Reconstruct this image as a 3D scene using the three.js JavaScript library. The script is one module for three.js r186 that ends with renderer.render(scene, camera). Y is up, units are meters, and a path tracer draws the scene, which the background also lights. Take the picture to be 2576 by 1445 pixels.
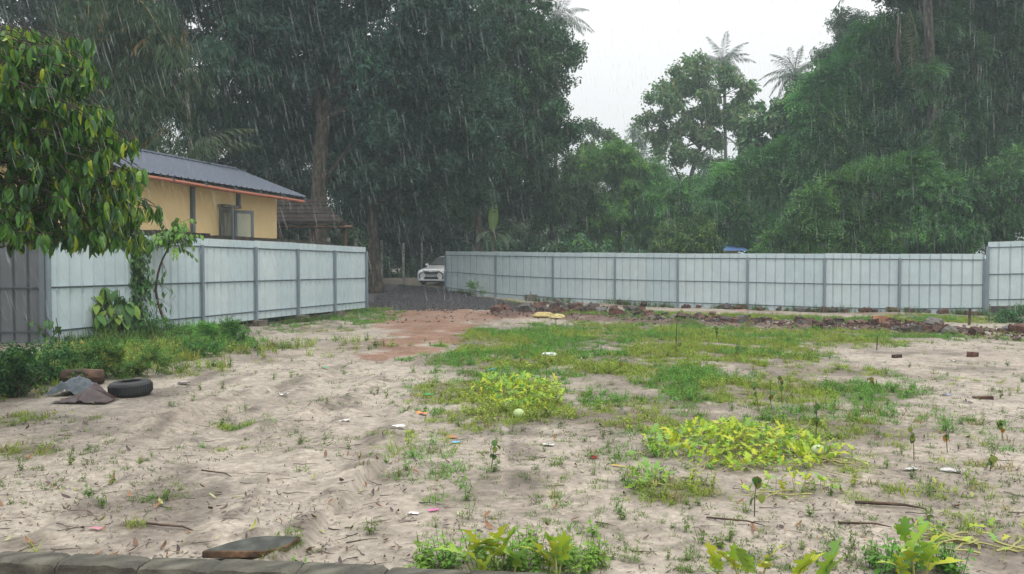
import * as THREE from 'three';
import { mergeGeometries } from 'three/addons/utils/BufferGeometryUtils.js';

// ---------------------------------------------------------------- camera, sky, sun, exposure
const scene = new THREE.Scene();
const EYE = 1.55, PITCH = Math.atan(62.5 / 2098.3);
const camera = new THREE.PerspectiveCamera(38, 1024 / 574, 0.05, 2500);
camera.position.set(0, EYE, 0);
camera.rotation.x = -PITCH;
scene.add(camera);

const renderer = new THREE.WebGLRenderer({ antialias: true });
renderer.setSize(1024, 574);
renderer.toneMapping = THREE.LinearToneMapping;
renderer.toneMappingExposure = 1.15;
renderer.shadowMap.enabled = true;

{ // overcast sky: pale at the horizon, brighter towards the zenith, the same all the way round
  const w = 64, h = 64, data = new Float32Array(w * h * 4);
  for (let j = 0; j < h; j++) {
    const el = ((j + 0.5) / h - 0.5) * Math.PI, s = Math.max(0, Math.sin(el));
    const L = 0.745 * (1 + 2.15 * Math.pow(s, 1.5));
    for (let i = 0; i < w; i++) data.set([L * 0.985, L * 0.995, L * 1.01, 1], (j * w + i) * 4);
  }
  const sky = new THREE.DataTexture(data, w, h, THREE.RGBAFormat, THREE.FloatType);
  sky.mapping = THREE.EquirectangularReflectionMapping;
  sky.magFilter = THREE.LinearFilter;
  sky.needsUpdate = true;
  scene.background = sky;
  scene.environment = sky;
}
const sun = new THREE.DirectionalLight(0xfff6ea, 1.0);
sun.position.set(18, 60, 14);
sun.castShadow = true;
sun.shadow.radius = 45;
sun.shadow.mapSize.set(2048, 2048);
Object.assign(sun.shadow.camera, { left: -60, right: 60, top: 60, bottom: -60, near: 1, far: 160 });
scene.add(sun, sun.target);
sun.target.position.set(0, 0, -25);
scene.fog = new THREE.FogExp2(0xd2e4e6, 0.0019);

// ---------------------------------------------------------------- helpers
let seed = 20250;
const rnd = () => { seed = (seed + 0x6d2b79f5) | 0; let t = Math.imul(seed ^ (seed >>> 15), 1 | seed); t = (t + Math.imul(t ^ (t >>> 7), 61 | t)) ^ t; return ((t ^ (t >>> 14)) >>> 0) / 4294967296; };
const R = (a, b) => a + (b - a) * rnd(), pick = (a) => a[Math.floor(rnd() * a.length)];
const gauss = () => (rnd() + rnd() + rnd() - 1.5) / 0.75;
const V = (x, y, z) => new THREE.Vector3(x, y, z);
const lerp = (a, b, t) => a + (b - a) * t, clamp = (x, a, b) => Math.min(b, Math.max(a, x));
const sstep = (a, b, x) => { const t = clamp((x - a) / (b - a), 0, 1); return t * t * (3 - 2 * t); };
const hash = (x, y, z) => { let h = Math.imul(x, 374761393) ^ Math.imul(y, 668265263) ^ Math.imul(z, 1274126177); h = Math.imul(h ^ (h >>> 13), 1274126177); return ((h ^ (h >>> 16)) >>> 0) / 4294967296; };
function noise(x, y, z = 0, per = 0) {
  const xi = Math.floor(x), yi = Math.floor(y), zi = Math.floor(z), f = (t) => t * t * (3 - 2 * t);
  const a = f(x - xi), b = f(y - yi), c = f(z - zi), m = per ? (k) => ((k % per) + per) % per : (k) => k;
  const h = (i, j, k) => hash(m(xi + i), m(yi + j), zi + k);
  const l = (k) => lerp(lerp(h(0, 0, k), h(1, 0, k), a), lerp(h(0, 1, k), h(1, 1, k), a), b);
  return c === 0 ? l(0) : lerp(l(0), l(1), c);
}
const fbm = (x, y, o = 4, s = 0) => { let v = 0, a = 0.5, t = 0; for (let i = 0; i < o; i++) { v += a * noise(x, y, s + i * 7); t += a; a *= 0.5; x *= 2.03; y *= 2.03; } return v / t; };

// a pixel of the 2576 x 1445 view, at a distance in metres, as a point of the place
const F = 2098.3, CP = Math.cos(PITCH), SP = Math.sin(PITCH);
function at(px, py, d) {
  const u = (px - 1288) / F, v = -(py - 722.5) / F, y = v * CP - SP, z = -(v * SP + CP), k = d / -z;
  return V(u * k, EYE + y * k, -d);
}
// terrain: measured heights [x, distance, height]
const SPOTS = [[-5, 3, 0], [0, 3, 0], [5, 3, 0], [-4, 8, 0], [3, 8, 0], [9, 8, 0], [-9, 9, 0.04], [0, 14, -0.02], [8, 14, -0.05], [15, 14, -0.06], [-5, 14, 0.0], [-8.1, 14.5, 0.06], [-6.5, 21, -0.03], [-5.6, 20.5, -0.11], [-5.1, 23.5, -0.11], [-4.85, 27.6, -0.04], [-4.4, 26.5, -0.1],
  [0, 21, -0.08], [8, 21, -0.16], [15, 20, -0.17], [-1.8, 27, 0.0], [-3.2, 39.6, 0.13], [-0.6, 38, -0.06], [1.8, 36.3, -0.2], [6.6, 33.2, -0.26], [10.8, 30.4, -0.24], [15.5, 27.3, -0.18], [3, 29, -0.2], [17.5, 26, 0.02],
  [-3.9, 41, 0.46], [-6.1, 39, 0.58], [-5.5, 34, 0.3], [-5, 46, 0.7], [-3, 55, 0.75], [-10, 30, 0.25], [5, 46, 0.15], [20, 40, 0.15], [30, 60, 0.4], [0, 90, 0.6], [-25, 40, 0.4], [40, 20, 0], [-30, 10, 0], [0, -15, 0], [25, 5, 0], [-25, -5, 0]];
function height0(x, d) {
  let s = 0, w = 0;
  for (const p of SPOTS) { const q = (x - p[0]) ** 2 + (d - p[1]) ** 2 + 0.6, k = 1 / (q * Math.sqrt(q)); s += k * p[2]; w += k; }
  return s / w;
}
const RIDGES = []; // wheel ruts and soil ridges: polylines in [x, d, height, width]
function ridgeAt(x, d) {
  let h = 0;
  for (const r of RIDGES) for (let i = 0; i + 1 < r.length; i++) {
    const [x0, d0, h0, w0] = r[i], [x1, d1, h1] = r[i + 1], lx = x1 - x0, ld = d1 - d0, t = clamp(((x - x0) * lx + (d - d0) * ld) / (lx * lx + ld * ld), 0, 1);
    const q = (x - x0 - lx * t) ** 2 + (d - d0 - ld * t) ** 2;
    if (q < 9 * w0 * w0) { const hh = lerp(h0, h1, t) * Math.exp(-q / (w0 * w0)) * (0.35 + 1.3 * noise(x * 4, d * 4, 31)); if (Math.abs(hh) > Math.abs(h)) h = hh; }
  }
  return h;
}
const height = (x, d) => {
  let y = height0(x, d);
  if (d < 60 && Math.abs(x) < 40) y += (fbm(x * 0.45, d * 0.45, 3, 3) - 0.5) * 0.08 + (fbm(x * 2.6, d * 2.0, 3, 5) - 0.5) * 0.024 + ridgeAt(x, d);
  const k = 3.9 - (x + 2.63) * 0.115 - d; // the road side of the kerb lies lower
  if (k > 0 && d > -10) y -= 0.45 * sstep(0, 0.14, k);
  return y;
};
function ground(px, py, flat) { // where the sight line through a pixel meets the terrain
  const p = at(px, py, 1), dy = p.y - EYE;
  let d = 2;
  for (let i = 0; i < 900; i++) { const x = p.x * d, y = EYE + dy * d; if (y <= height0(x, d)) break; d *= 1.006; }
  const x = p.x * d;
  return V(x, flat ? height0(x, d) : height(x, d), -d);
}
{
  const line = (pts, h, w) => RIDGES.push(pts.map(([a, b]) => { const p = ground(a, b, true); return [p.x, -p.z, h, w]; }));
  line([[380, 1068], [450, 1045], [520, 1018], [590, 992], [660, 975]], 0.075, 0.13);
  line([[640, 1085], [760, 1050], [880, 1000], [960, 958]], 0.06, 0.14);
  line([[420, 1090], [560, 1040], [700, 1005]], -0.05, 0.16);
  line([[830, 1262], [900, 1200], [970, 1120], [1030, 1040]], 0.05, 0.1);
  line([[870, 1270], [960, 1190], [1030, 1110]], -0.04, 0.12);
  line([[640, 1350], [700, 1335], [770, 1325]], 0.05, 0.09);
  line([[1480, 955], [1600, 975], [1720, 968]], 0.04, 0.15);
  line([[1900, 945], [2020, 930], [2120, 940]], 0.06, 0.2);
  line([[1280, 795], [1400, 800], [1700, 815], [2000, 825], [2300, 830], [2576, 850]], 0.1, 0.45);
  line([[560, 850], [700, 835], [860, 815]], 0.06, 0.25);
  line([[60, 1330], [300, 1180], [520, 1060], [720, 970], [900, 905]], -0.035, 0.12);
  line([[110, 1345], [340, 1190], [560, 1070], [750, 978], [915, 910]], 0.035, 0.08);
  line([[760, 1400], [900, 1220], [1000, 1080], [1050, 960], [1070, 900]], -0.035, 0.12);
  line([[700, 1400], [860, 1215], [975, 1075], [1035, 955], [1062, 900]], 0.04, 0.09);
  line([[480, 1400], [680, 1210], [820, 1090], [930, 980], [990, 910]], 0.025, 0.1);
}

const up3 = V(0, 1, 0), M4 = new THREE.Matrix4(), Q = new THREE.Quaternion();
class GB { // collects triangles of one piece
  constructor() { this.p = []; this.i = []; this.t = []; }
  add(g, m) {
    const P = g.attributes.position, b = this.p.length / 3, v = new THREE.Vector3(), U = g.attributes.uv;
    for (let k = 0; k < P.count; k++) { v.fromBufferAttribute(P, k); if (m) v.applyMatrix4(m); this.p.push(v.x, v.y, v.z); this.t.push(U ? U.getX(k) : 0, U ? U.getY(k) : 0); }
    if (g.index) for (const k of g.index.array) this.i.push(k + b); else for (let k = 0; k < P.count; k++) this.i.push(k + b);
    return this;
  }
  quad(a, b, c, d, uv = [0, 0, 1, 0, 1, 1, 0, 1]) { const n = this.p.length / 3; for (const v of [a, b, c, d]) this.p.push(v.x, v.y, v.z); this.t.push(...uv); this.i.push(n, n + 1, n + 2, n, n + 2, n + 3); return this; }
  tri(a, b, c) { const n = this.p.length / 3; for (const v of [a, b, c]) this.p.push(v.x, v.y, v.z); this.t.push(0, 0, 1, 0, 0.5, 1); this.i.push(n, n + 1, n + 2); return this; }
  box(x0, x1, y0, y1, z0, z1, m) { // uv in metres
    const g = new THREE.BoxGeometry(x1 - x0, y1 - y0, z1 - z0); g.translate((x0 + x1) / 2, (y0 + y1) / 2, (z0 + z1) / 2);
    const P = g.attributes.position, N = g.attributes.normal, U = g.attributes.uv;
    for (let k = 0; k < P.count; k++) { const ax = Math.abs(N.getX(k)) > 0.5, ay = Math.abs(N.getY(k)) > 0.5; U.setXY(k, ax ? P.getZ(k) : P.getX(k), ay ? P.getZ(k) : P.getY(k)); }
    return this.add(g, m);
  }
  tube(pts, radii, seg = 7, cap = true) { // tapered limb, uv in metres
    const n = pts.length, b = this.p.length / 3; let N = V(0, 0, 1), len = 0;
    for (let k = 0; k < n; k++) {
      const T = pts[Math.min(n - 1, k + 1)].clone().sub(pts[Math.max(0, k - 1)]).normalize();
      N.sub(T.clone().multiplyScalar(N.dot(T))); if (N.lengthSq() < 1e-6) N = Math.abs(T.x) < 0.9 ? V(1, 0, 0).cross(T) : V(0, 1, 0).cross(T); N.normalize();
      const B = T.clone().cross(N); if (k) len += pts[k].distanceTo(pts[k - 1]);
      const r = Array.isArray(radii) ? radii[k] : radii;
      for (let s = 0; s <= seg; s++) { const a = s / seg * Math.PI * 2, c = Math.cos(a) * r, e = Math.sin(a) * r; this.p.push(pts[k].x + N.x * c + B.x * e, pts[k].y + N.y * c + B.y * e, pts[k].z + N.z * c + B.z * e); this.t.push(a * Math.max(r, 0.01), len); }
    }
    for (let k = 0; k + 1 < n; k++) for (let s = 0; s < seg; s++) { const a = b + k * (seg + 1) + s, c = a + seg + 1; this.i.push(a, a + 1, c + 1, a, c + 1, c); }
    if (cap) for (const [k, f] of [[0, 0], [n - 1, 1]]) { const c = this.p.length / 3; this.p.push(pts[k].x, pts[k].y, pts[k].z); this.t.push(0, 0); for (let s = 0; s < seg; s++) { const a = b + k * (seg + 1) + s; f ? this.i.push(c, a, a + 1) : this.i.push(c, a + 1, a); } }
    return this;
  }
  geo(smooth = true) {
    let g = new THREE.BufferGeometry();
    g.setAttribute('position', new THREE.Float32BufferAttribute(this.p, 3)); g.setAttribute('uv', new THREE.Float32BufferAttribute(this.t, 2)); g.setIndex(this.i);
    if (!smooth) g = g.toNonIndexed();
    g.computeVertexNormals(); return g;
  }
}
const names = new Map();
const numbered = (n) => { const k = names.get(n) ?? 0; names.set(n, k + 1); return k ? `${n}_${String(k).padStart(3, '0')}` : n; };
function part(name, geo, mat, parent, label) {
  const m = new THREE.Mesh(geo, mat); m.name = name; m.castShadow = m.receiveShadow = true; parent.add(m);
  if (/^(stems|twigs|branches|purlin)$/.test(name)) m.userData.kind = 'stuff';
  if (label) m.userData.label = label;
  return m;
}
function thing(name, label, category, pos, group) {
  const o = new THREE.Group(); o.name = numbered(name); o.userData = { label, category }; if (group) o.userData.group = group;
  if (pos) o.position.copy(pos); scene.add(o); return o;
}
function single(name, geo, mat, label, category, group, kind) {
  const m = part(numbered(name), geo, mat, scene); m.userData = { label, category }; if (group) m.userData.group = group; if (kind) m.userData.kind = kind; return m;
}
function instances(name, geo, mat, list, parent, cast = true) { // list of {m, c}
  const o = new THREE.InstancedMesh(geo, mat, list.length); o.name = name; o.castShadow = cast; o.receiveShadow = true;
  list.forEach((e, k) => { o.setMatrixAt(k, e.m); if (e.c) o.setColorAt(k, e.c); });
  parent.add(o); return o;
}
const mtx = (p, q, s) => new THREE.Matrix4().compose(p, q, typeof s === 'number' ? V(s, s, s) : s);
const col = (r, g, b) => new THREE.Color().setRGB(r, g, b);
const vary = (c, v = 0.2, h = 0.1) => { const k = 1 + gauss() * v, j = gauss() * h; return col(c[0] * k * (1 + j), c[1] * k, c[2] * k * (1 - j)); };

// ---------------------------------------------------------------- textures and materials
function tex(size, fn, srgb = true, repeat = 1) {
  const data = new Uint8Array(size * size * 4);
  for (let j = 0; j < size; j++) for (let i = 0; i < size; i++) { const c = fn(i / size, j / size); data.set([clamp(c[0], 0, 1) * 255, clamp(c[1], 0, 1) * 255, clamp(c[2], 0, 1) * 255, 255], (j * size + i) * 4); }
  const t = new THREE.DataTexture(data, size, size); t.wrapS = t.wrapT = THREE.RepeatWrapping; t.magFilter = THREE.LinearFilter; t.repeat.set(repeat, repeat);
  if (srgb) t.colorSpace = THREE.SRGBColorSpace; t.needsUpdate = true; return t;
}
const tn = (u, v, per, s) => noise(u * per, v * per, s, per);
const tf = (u, v, per, s, o = 4) => { let r = 0, a = 0.5, t = 0; for (let i = 0; i < o; i++) { r += a * tn(u, v, per << i, s + i * 11); t += a; a *= 0.55; } return r / t; };
const T = {
  sand: tex(1024, (u, v) => { const g = tf(u, v, 48, 1, 4), m = tf(u, v, 6, 9, 4), sp = tn(u, v, 256, 40); const k = 0.84 + (g - 0.5) * 0.34 + (m - 0.5) * 0.26 - (sp > 0.9 ? 0.22 : 0) - (tn(u, v, 120, 71) > 0.92 ? 0.25 : 0); return [k, k * 0.99, k * 0.97]; }, true, 1 / 1.9),
  sandBump: tex(1024, (u, v) => { const k = tf(u, v, 24, 1, 5) * 0.7 + tf(u, v, 8, 9, 3) * 0.3; return [k, k, k]; }, false, 1 / 1.9),
  bark: tex(512, (u, v) => { const k = 0.62 + (tf(u, v * 0.25 + 0, 24, 5, 4) - 0.5) * 0.7 + (tf(u, v, 5, 21, 3) - 0.5) * 0.5; return [k, k * 0.97, k * 0.92]; }, true, 1 / 0.9),
  barkBump: tex(512, (u, v) => { const k = tf(u, v * 0.3, 24, 5, 4); return [k, k, k]; }, false, 1 / 0.9),
  conc: tex(512, (u, v) => { const k = 0.8 + (tf(u, v, 8, 5, 5) - 0.5) * 0.7 - (tn(u, v, 90, 3) > 0.86 ? 0.12 : 0); return [k, k, k * 0.97]; }, true, 1 / 0.7),
  metal: tex(512, (u, v) => { const k = 0.95 + (tf(u, v, 6, 14, 4) - 0.5) * 0.1; return [k * 0.995, k, k]; }, true, 1 / 1.6),
  wall: tex(512, (u, v) => { const k = 0.94 + (tf(u, v, 3, 3, 4) - 0.5) * 0.14; return [k, k * 0.985, k * 0.95]; }, true, 1 / 2.4),
  rust: tex(256, (u, v) => { const k = tf(u, v, 6, 3, 5); return [0.55 + k * 0.5, 0.5 + k * 0.45, 0.55 + k * 0.35]; }, true, 1 / 0.6),
  stone: tex(256, (u, v) => { const k = 0.65 + (tf(u, v, 8, 13, 5) - 0.5) * 0.9; return [k, k, k]; }, true, 1 / 0.4),
};
const std = (c, rough = 0.8, o = {}) => new THREE.MeshStandardMaterial({ color: Array.isArray(c) ? col(...c) : c, roughness: rough, side: THREE.DoubleSide, ...o });
const leafMat = (o = {}) => new THREE.MeshPhysicalMaterial({ color: 0xffffff, roughness: 0.92, transmission: 0.28, thickness: 0, clearcoat: 0.12, clearcoatRoughness: 0.3, specularIntensity: 0.5, side: THREE.DoubleSide, ...o });
const M = {
  ground: std([1, 1, 1], 0.82, { map: T.sand, bumpMap: T.sandBump, bumpScale: 0.02, vertexColors: true }),
  leaf: leafMat({ clearcoat: 0.1, specularIntensity: 0.45 }), leafDull: leafMat({ clearcoat: 0.05, specularIntensity: 0.4 }), grass: leafMat({ transmission: 0.3, clearcoat: 0, specularIntensity: 0.3 }),
  bark: std([0.16, 0.13, 0.105], 0.9, { map: T.bark, bumpMap: T.barkBump, bumpScale: 0.02 }),
  barkPale: std([0.34, 0.31, 0.27], 0.9, { map: T.bark, bumpMap: T.barkBump, bumpScale: 0.015 }),
  barkBrown: std([0.2, 0.12, 0.08], 0.85, { map: T.bark, bumpMap: T.barkBump, bumpScale: 0.01 }),
  palmBark: std([0.14, 0.13, 0.12], 0.9, { map: T.bark, bumpMap: T.barkBump, bumpScale: 0.015 }),
  sheet: [[0.53, 0.62, 0.65], [0.56, 0.645, 0.665], [0.5, 0.595, 0.625]].map((c) => std(c, 0.42, { map: T.metal, metalness: 0.05 })),
  darkSheet: std([0.1, 0.11, 0.12], 0.5, { map: T.metal }),
  steel: std([0.2, 0.245, 0.285], 0.45, { map: T.metal }),
  steelDark: std([0.11, 0.13, 0.15], 0.5, { map: T.metal }),
  conc: std([0.2, 0.18, 0.15], 0.9, { map: T.conc, bumpMap: T.conc, bumpScale: 0.01 }),
  concPale: std([0.4, 0.4, 0.39], 0.85, { map: T.conc }),
  kerb: std([0.13, 0.122, 0.1], 0.85, { map: T.conc, bumpMap: T.conc, bumpScale: 0.012 }),
  laterite: [[0.22, 0.09, 0.06], [0.16, 0.075, 0.055], [0.26, 0.135, 0.095], [0.12, 0.075, 0.06]].map((c) => std(c, 0.85, { map: T.stone })),
  rock: [[0.19, 0.175, 0.155], [0.26, 0.24, 0.21], [0.15, 0.135, 0.125]].map((c) => std(c, 0.8, { map: T.stone })),
};

// ---------------------------------------------------------------- ground
const onSoil = [], PATH = [[1090, 770], [1100, 800], [1075, 830], [1050, 862], [1000, 890], [930, 912]].map(([a, b]) => ground(a, b, true));
const PATHW = [1.7, 1.5, 0.95, 0.6, 0.35, 0.15];
function pathMask(x, d) {
  let best = 0;
  for (let i = 0; i + 1 < PATH.length; i++) {
    const a = PATH[i], b = PATH[i + 1], lx = b.x - a.x, lz = b.z - a.z, t = clamp(((x - a.x) * lx + (-d - a.z) * lz) / (lx * lx + lz * lz), 0, 1), w = lerp(PATHW[i], PATHW[i + 1], t);
    const q = Math.hypot(x - a.x - lx * t, -d - a.z - lz * t);
    best = Math.max(best, 1 - sstep(w * 0.6, w * 1.25, q + (fbm(x * 1.7, d * 1.7, 4, 60) - 0.5) * 1.9));
  }
  const q = Math.hypot((x + 0.9) / 2.7, (d - 24.9) / 1.8); // spill of red earth towards the rubble
  return Math.max(best, 1 - sstep(0.5, 1.05, q + (fbm(x, d, 3, 66) - 0.5) * 0.7));
}
const gravelMask = (x, d) => sstep(27.2, 29.2, d + (fbm(x * 1.3, d * 1.3, 3, 80) - 0.5) * 2.2 + (x + 2.6) * 0.35) * (1 - sstep(0, 1.2, x - (1.2 - (d - 27) * 0.33) + (fbm(x, d, 2, 82) - 0.5) * 1.2)) * (1 - sstep(39.6, 41, d + (fbm(x, d, 2, 83) - 0.5)));
const patchList = []; // grass: [x, d, rx, rd, strength]
function patch(px, py, rx, ry, s, k = 0) { const p = ground(px, py, true), d = -p.z; patchList.push([p.x, d, rx / F * d, Math.min(ry * d * d / (F * 1.6), 6), s, k]); }
[[1330, 850, 200, 32, 1.15], [1600, 838, 330, 26, 1.25], [1930, 845, 300, 24, 1.25], [2160, 845, 150, 15, 1], [1230, 906, 190, 20, 1], [1480, 905, 260, 24, 0.9], [1720, 890, 260, 24, 1], [1640, 958, 190, 28, 0.8], [1900, 890, 160, 24, 1], [2010, 935, 220, 22, 0.8],
  [1230, 985, 170, 36, 0.95], [1300, 1050, 240, 24, 1], [1560, 1052, 300, 22, 0.95], [1840, 975, 220, 34, 0.8], [2110, 985, 180, 30, 0.9], [2150, 1085, 140, 34, 0.8], [1700, 1235, 120, 28, 1.2], [1800, 1085, 180, 28, 0.5], [2000, 1130, 150, 30, 0.7], [1600, 1130, 120, 24, 0.5], [1480, 930, 200, 20, 0.7],
  [300, 900, 190, 46, 1.3], [540, 885, 150, 26, 1.0], [690, 905, 110, 12, 0.6], [120, 960, 130, 40, 1.2], [760, 828, 120, 8, 0.5], [940, 775, 45, 22, 1.3], [960, 800, 40, 18, 0.7], [450, 935, 110, 14, 0.7], [60, 1132, 80, 13, 0.9], [270, 1055, 70, 12, 0.5], [620, 1075, 60, 10, 0.8], [240, 1090, 60, 8, 0.5], [340, 1322, 38, 9, 1.2], [30, 1360, 90, 18, 0.7], [150, 1385, 90, 10, 0.5], [725, 1412, 40, 7, 1.2], [410, 1250, 40, 10, 0.7], [20, 1060, 70, 20, 0.7],
  [680, 1005, 70, 8, 0.3], [560, 1125, 60, 8, 0.4], [1180, 1250, 110, 20, 0.35], [1310, 1250, 60, 16, 0.5], [980, 1090, 90, 16, 0.35], [1100, 1180, 130, 20, 0.25], [2400, 1080, 160, 40, 0.3], [2300, 960, 160, 30, 0.25], [1350, 1270, 80, 20, 0.35], [2450, 1330, 160, 40, 0.45], [1590, 1405, 30, 10, 1.1], [2200, 1200, 120, 30, 0.3], [2420, 1180, 80, 20, 0.35], [2450, 850, 110, 12, 0.6], [2540, 790, 70, 20, 1.1], [2350, 800, 120, 10, 0.8], [1750, 800, 320, 8, 0.9], [1280, 765, 60, 8, 0.7], [880, 870, 120, 14, 0.5], [1500, 868, 320, 24, 0.95], [1360, 935, 220, 18, 0.85], [1760, 930, 260, 20, 0.85], [1960, 965, 200, 24, 0.9], [1450, 1005, 220, 24, 0.75], [1660, 1012, 260, 22, 0.75], [2060, 1045, 160, 26, 0.75], [1450, 1085, 320, 16, 0.6], [1050, 1130, 160, 20, 0.45], [1250, 1200, 200, 24, 0.45], [2280, 1040, 160, 24, 0.5], [2350, 1250, 200, 30, 0.4], [1550, 1330, 160, 24, 0.35], [900, 1180, 120, 20, 0.3], [1500, 790, 200, 5, 1.5], [1750, 797, 260, 5, 1.5], [2000, 803, 260, 5, 1.5], [2250, 808, 220, 5, 1.4]].forEach((a) => patch(...a));
function grassAt(x, d) {
  let g = 0;
  for (const [px, pd, rx, rd, s] of patchList) { const q = ((x - px) / rx) ** 2 + ((d - pd) / rd) ** 2; if (q < 2.2) g = Math.max(g, s * (1 - sstep(0.25, 2.1, q))); }
  return g;
}
const bareDark = (x, d) => { // humus and damp dirt with an outline of its own
  const k = x < 0 ? 1 : 0, n = k ? fbm(x * 2.4, d * 0.55, 4, 90) : fbm(x * 0.9, d * 0.9, 4, 90), f = fbm(x * 3.1, d * 2.1, 3, 95); // stretched along the wheel tracks
  return sstep(0.56, 0.72, n * 0.75 + f * 0.25);
};
{
  const xs = [], ds = [];
  for (let x = 0; x < 17; x += 0.062) xs.push(x);
  for (let x = 17, s = 0.1; x < 900; x += s, s *= 1.13) xs.push(x);
  const X = [...xs.slice(1).reverse().map((x) => -x), ...xs];
  for (let d = -60; d < 3; d += d < -8 ? 6 : 0.6) ds.push(d);
  for (let d = 3; d < 44; d += Math.max(0.035, 0.0095 * d)) ds.push(d);
  for (let d = 44, s = 0.5; d < 1500; d += s, s *= 1.12) ds.push(d);
  const nx = X.length, nd = ds.length, pos = new Float32Array(nx * nd * 3), cl = new Float32Array(nx * nd * 3), uv = new Float32Array(nx * nd * 2), idx = [];
  const sand = [0.39, 0.335, 0.28], sand2 = [0.5, 0.45, 0.385], dirt = [0.125, 0.1, 0.08], red = [0.26, 0.115, 0.06], grav = [0.075, 0.066, 0.072], soil = [0.11, 0.085, 0.055], brick = [0.13, 0.066, 0.047], c = [0, 0, 0];
  const mix = (t, b) => { for (let k = 0; k < 3; k++) c[k] = lerp(c[k], b[k], t); };
  for (let j = 0; j < nd; j++) for (let i = 0; i < nx; i++) {
    const x = X[i], d = ds[j], o = j * nx + i;
    pos.set([x, d > 200 ? 0.5 : height(x, d), -d], o * 3); uv.set([x, d], o * 2);
    if (Math.abs(x) < 45 && d < 70) {
      for (let k = 0; k < 3; k++) c[k] = lerp(sand[k], sand2[k], fbm(x * 0.35, d * 0.35, 3, 50));
      const g = grassAt(x, d);
      mix(clamp(bareDark(x, d) * 0.62, 0, 1), dirt);
      mix(0.35 * sstep(0.55, 0.75, fbm(x * 7, d * 7, 3, 44)), dirt);
      mix(clamp(g * 0.75, 0, 0.72) * sstep(0.3, 0.6, fbm(x * 2.2, d * 2.2, 3, 47) + g * 0.12), soil);
      mix(pathMask(x, d) * (0.45 + 0.6 * fbm(x * 3, d * 3, 4, 61)), red);
      mix(sstep(0.5, 0.66, fbm(x * 1.4, d * 1.4, 3, 48)) * 0.4 * sstep(23, 27, d) * sstep(-1, 2, x), red);
      if (d > 19 && d < 30) { const r = RIDGES[8]; let q = 9; for (let k = 0; k + 1 < r.length; k++) { const lx = r[k + 1][0] - r[k][0], ld = r[k + 1][1] - r[k][1], t = clamp(((x - r[k][0]) * lx + (d - r[k][1]) * ld) / (lx * lx + ld * ld), 0, 1); q = Math.min(q, Math.hypot(x - r[k][0] - lx * t, d - r[k][1] - ld * t)); } mix(0.9 * (1 - sstep(0.35, 0.95, q + (fbm(x * 2.5, d * 2.5, 3, 77) - 0.5) * 1.2)), brick); } // crushed brick under the rubble row
      mix(gravelMask(x, d), grav);
      mix(sstep(40, 41.4, d + fbm(x, d, 2, 49)) * 0.9, soil);
      mix(sstep(8.6, 10.2, -x + fbm(x, d, 2, 52)) * 0.85, soil);
      mix(sstep(0.52, 0.66, fbm(x * 6, d * 6, 3, 99)) * (ridgeAt(x, d) > 0.015 ? 0.6 : 0), dirt); // turned-up dark crumbs on the ridges
    } else { c[0] = soil[0]; c[1] = soil[1]; c[2] = soil[2]; }
    cl.set(c, o * 3);
    if (i + 1 < nx && j + 1 < nd) idx.push(o, o + 1, o + nx + 1, o, o + nx + 1, o + nx);
  }
  const g = new THREE.BufferGeometry();
  g.setAttribute('position', new THREE.BufferAttribute(pos, 3)); g.setAttribute('color', new THREE.BufferAttribute(cl, 3)); g.setAttribute('uv', new THREE.BufferAttribute(uv, 2)); g.setIndex(idx); g.computeVertexNormals();
  const m = part('ground', g, M.ground, scene); m.userData = { kind: 'structure', label: 'bare pale sandy ground with patches of grass and a red earth track', category: 'ground' };
}

// ---------------------------------------------------------------- leaf and sprig shapes
function leafInto(b, L, W, o = {}) { // a leaf along +z from the origin: folded along its midrib and bent down
  const { bend = 0.5, fold = 0.25, segs = 3, tip = 1, m } = o, P = [];
  for (let k = 0; k <= segs; k++) {
    const t = k / segs, w = W * 0.5 * Math.pow(Math.sin(Math.PI * Math.pow(t, 0.85)), 0.8) * tip + (k === 0 ? 0.003 : 0), a = bend * t, z = bend ? Math.sin(a) / bend * L : L * t, y = bend ? -(1 - Math.cos(a)) / bend * L : 0;
    P.push([V(-w, y + w * fold, z), V(0, y, z), V(w, y + w * fold, z)]);
  }
  if (m) for (const r of P) for (const v of r) v.applyMatrix4(m);
  const n = b.p.length / 3;
  P.forEach((r, k) => r.forEach((v, s) => { b.p.push(v.x, v.y, v.z); b.t.push(s / 2, k / segs); }));
  for (let k = 0; k < segs; k++) for (const s of [0, 1]) { const a = n + k * 3 + s; if (k === 0) b.i.push(a, a + 4, a + 3); else if (k === segs - 1) b.i.push(a, a + 1, a + 4); else b.i.push(a, a + 1, a + 4, a, a + 4, a + 3); if (k === 0) b.i.push(a, a + 1, a + 4); if (k === segs - 1) b.i.push(a, a + 4, a + 3); }
}
const turn = (x, y, z) => new THREE.Matrix4().makeRotationFromEuler(new THREE.Euler(x, y, z, 'YXZ'));
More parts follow.
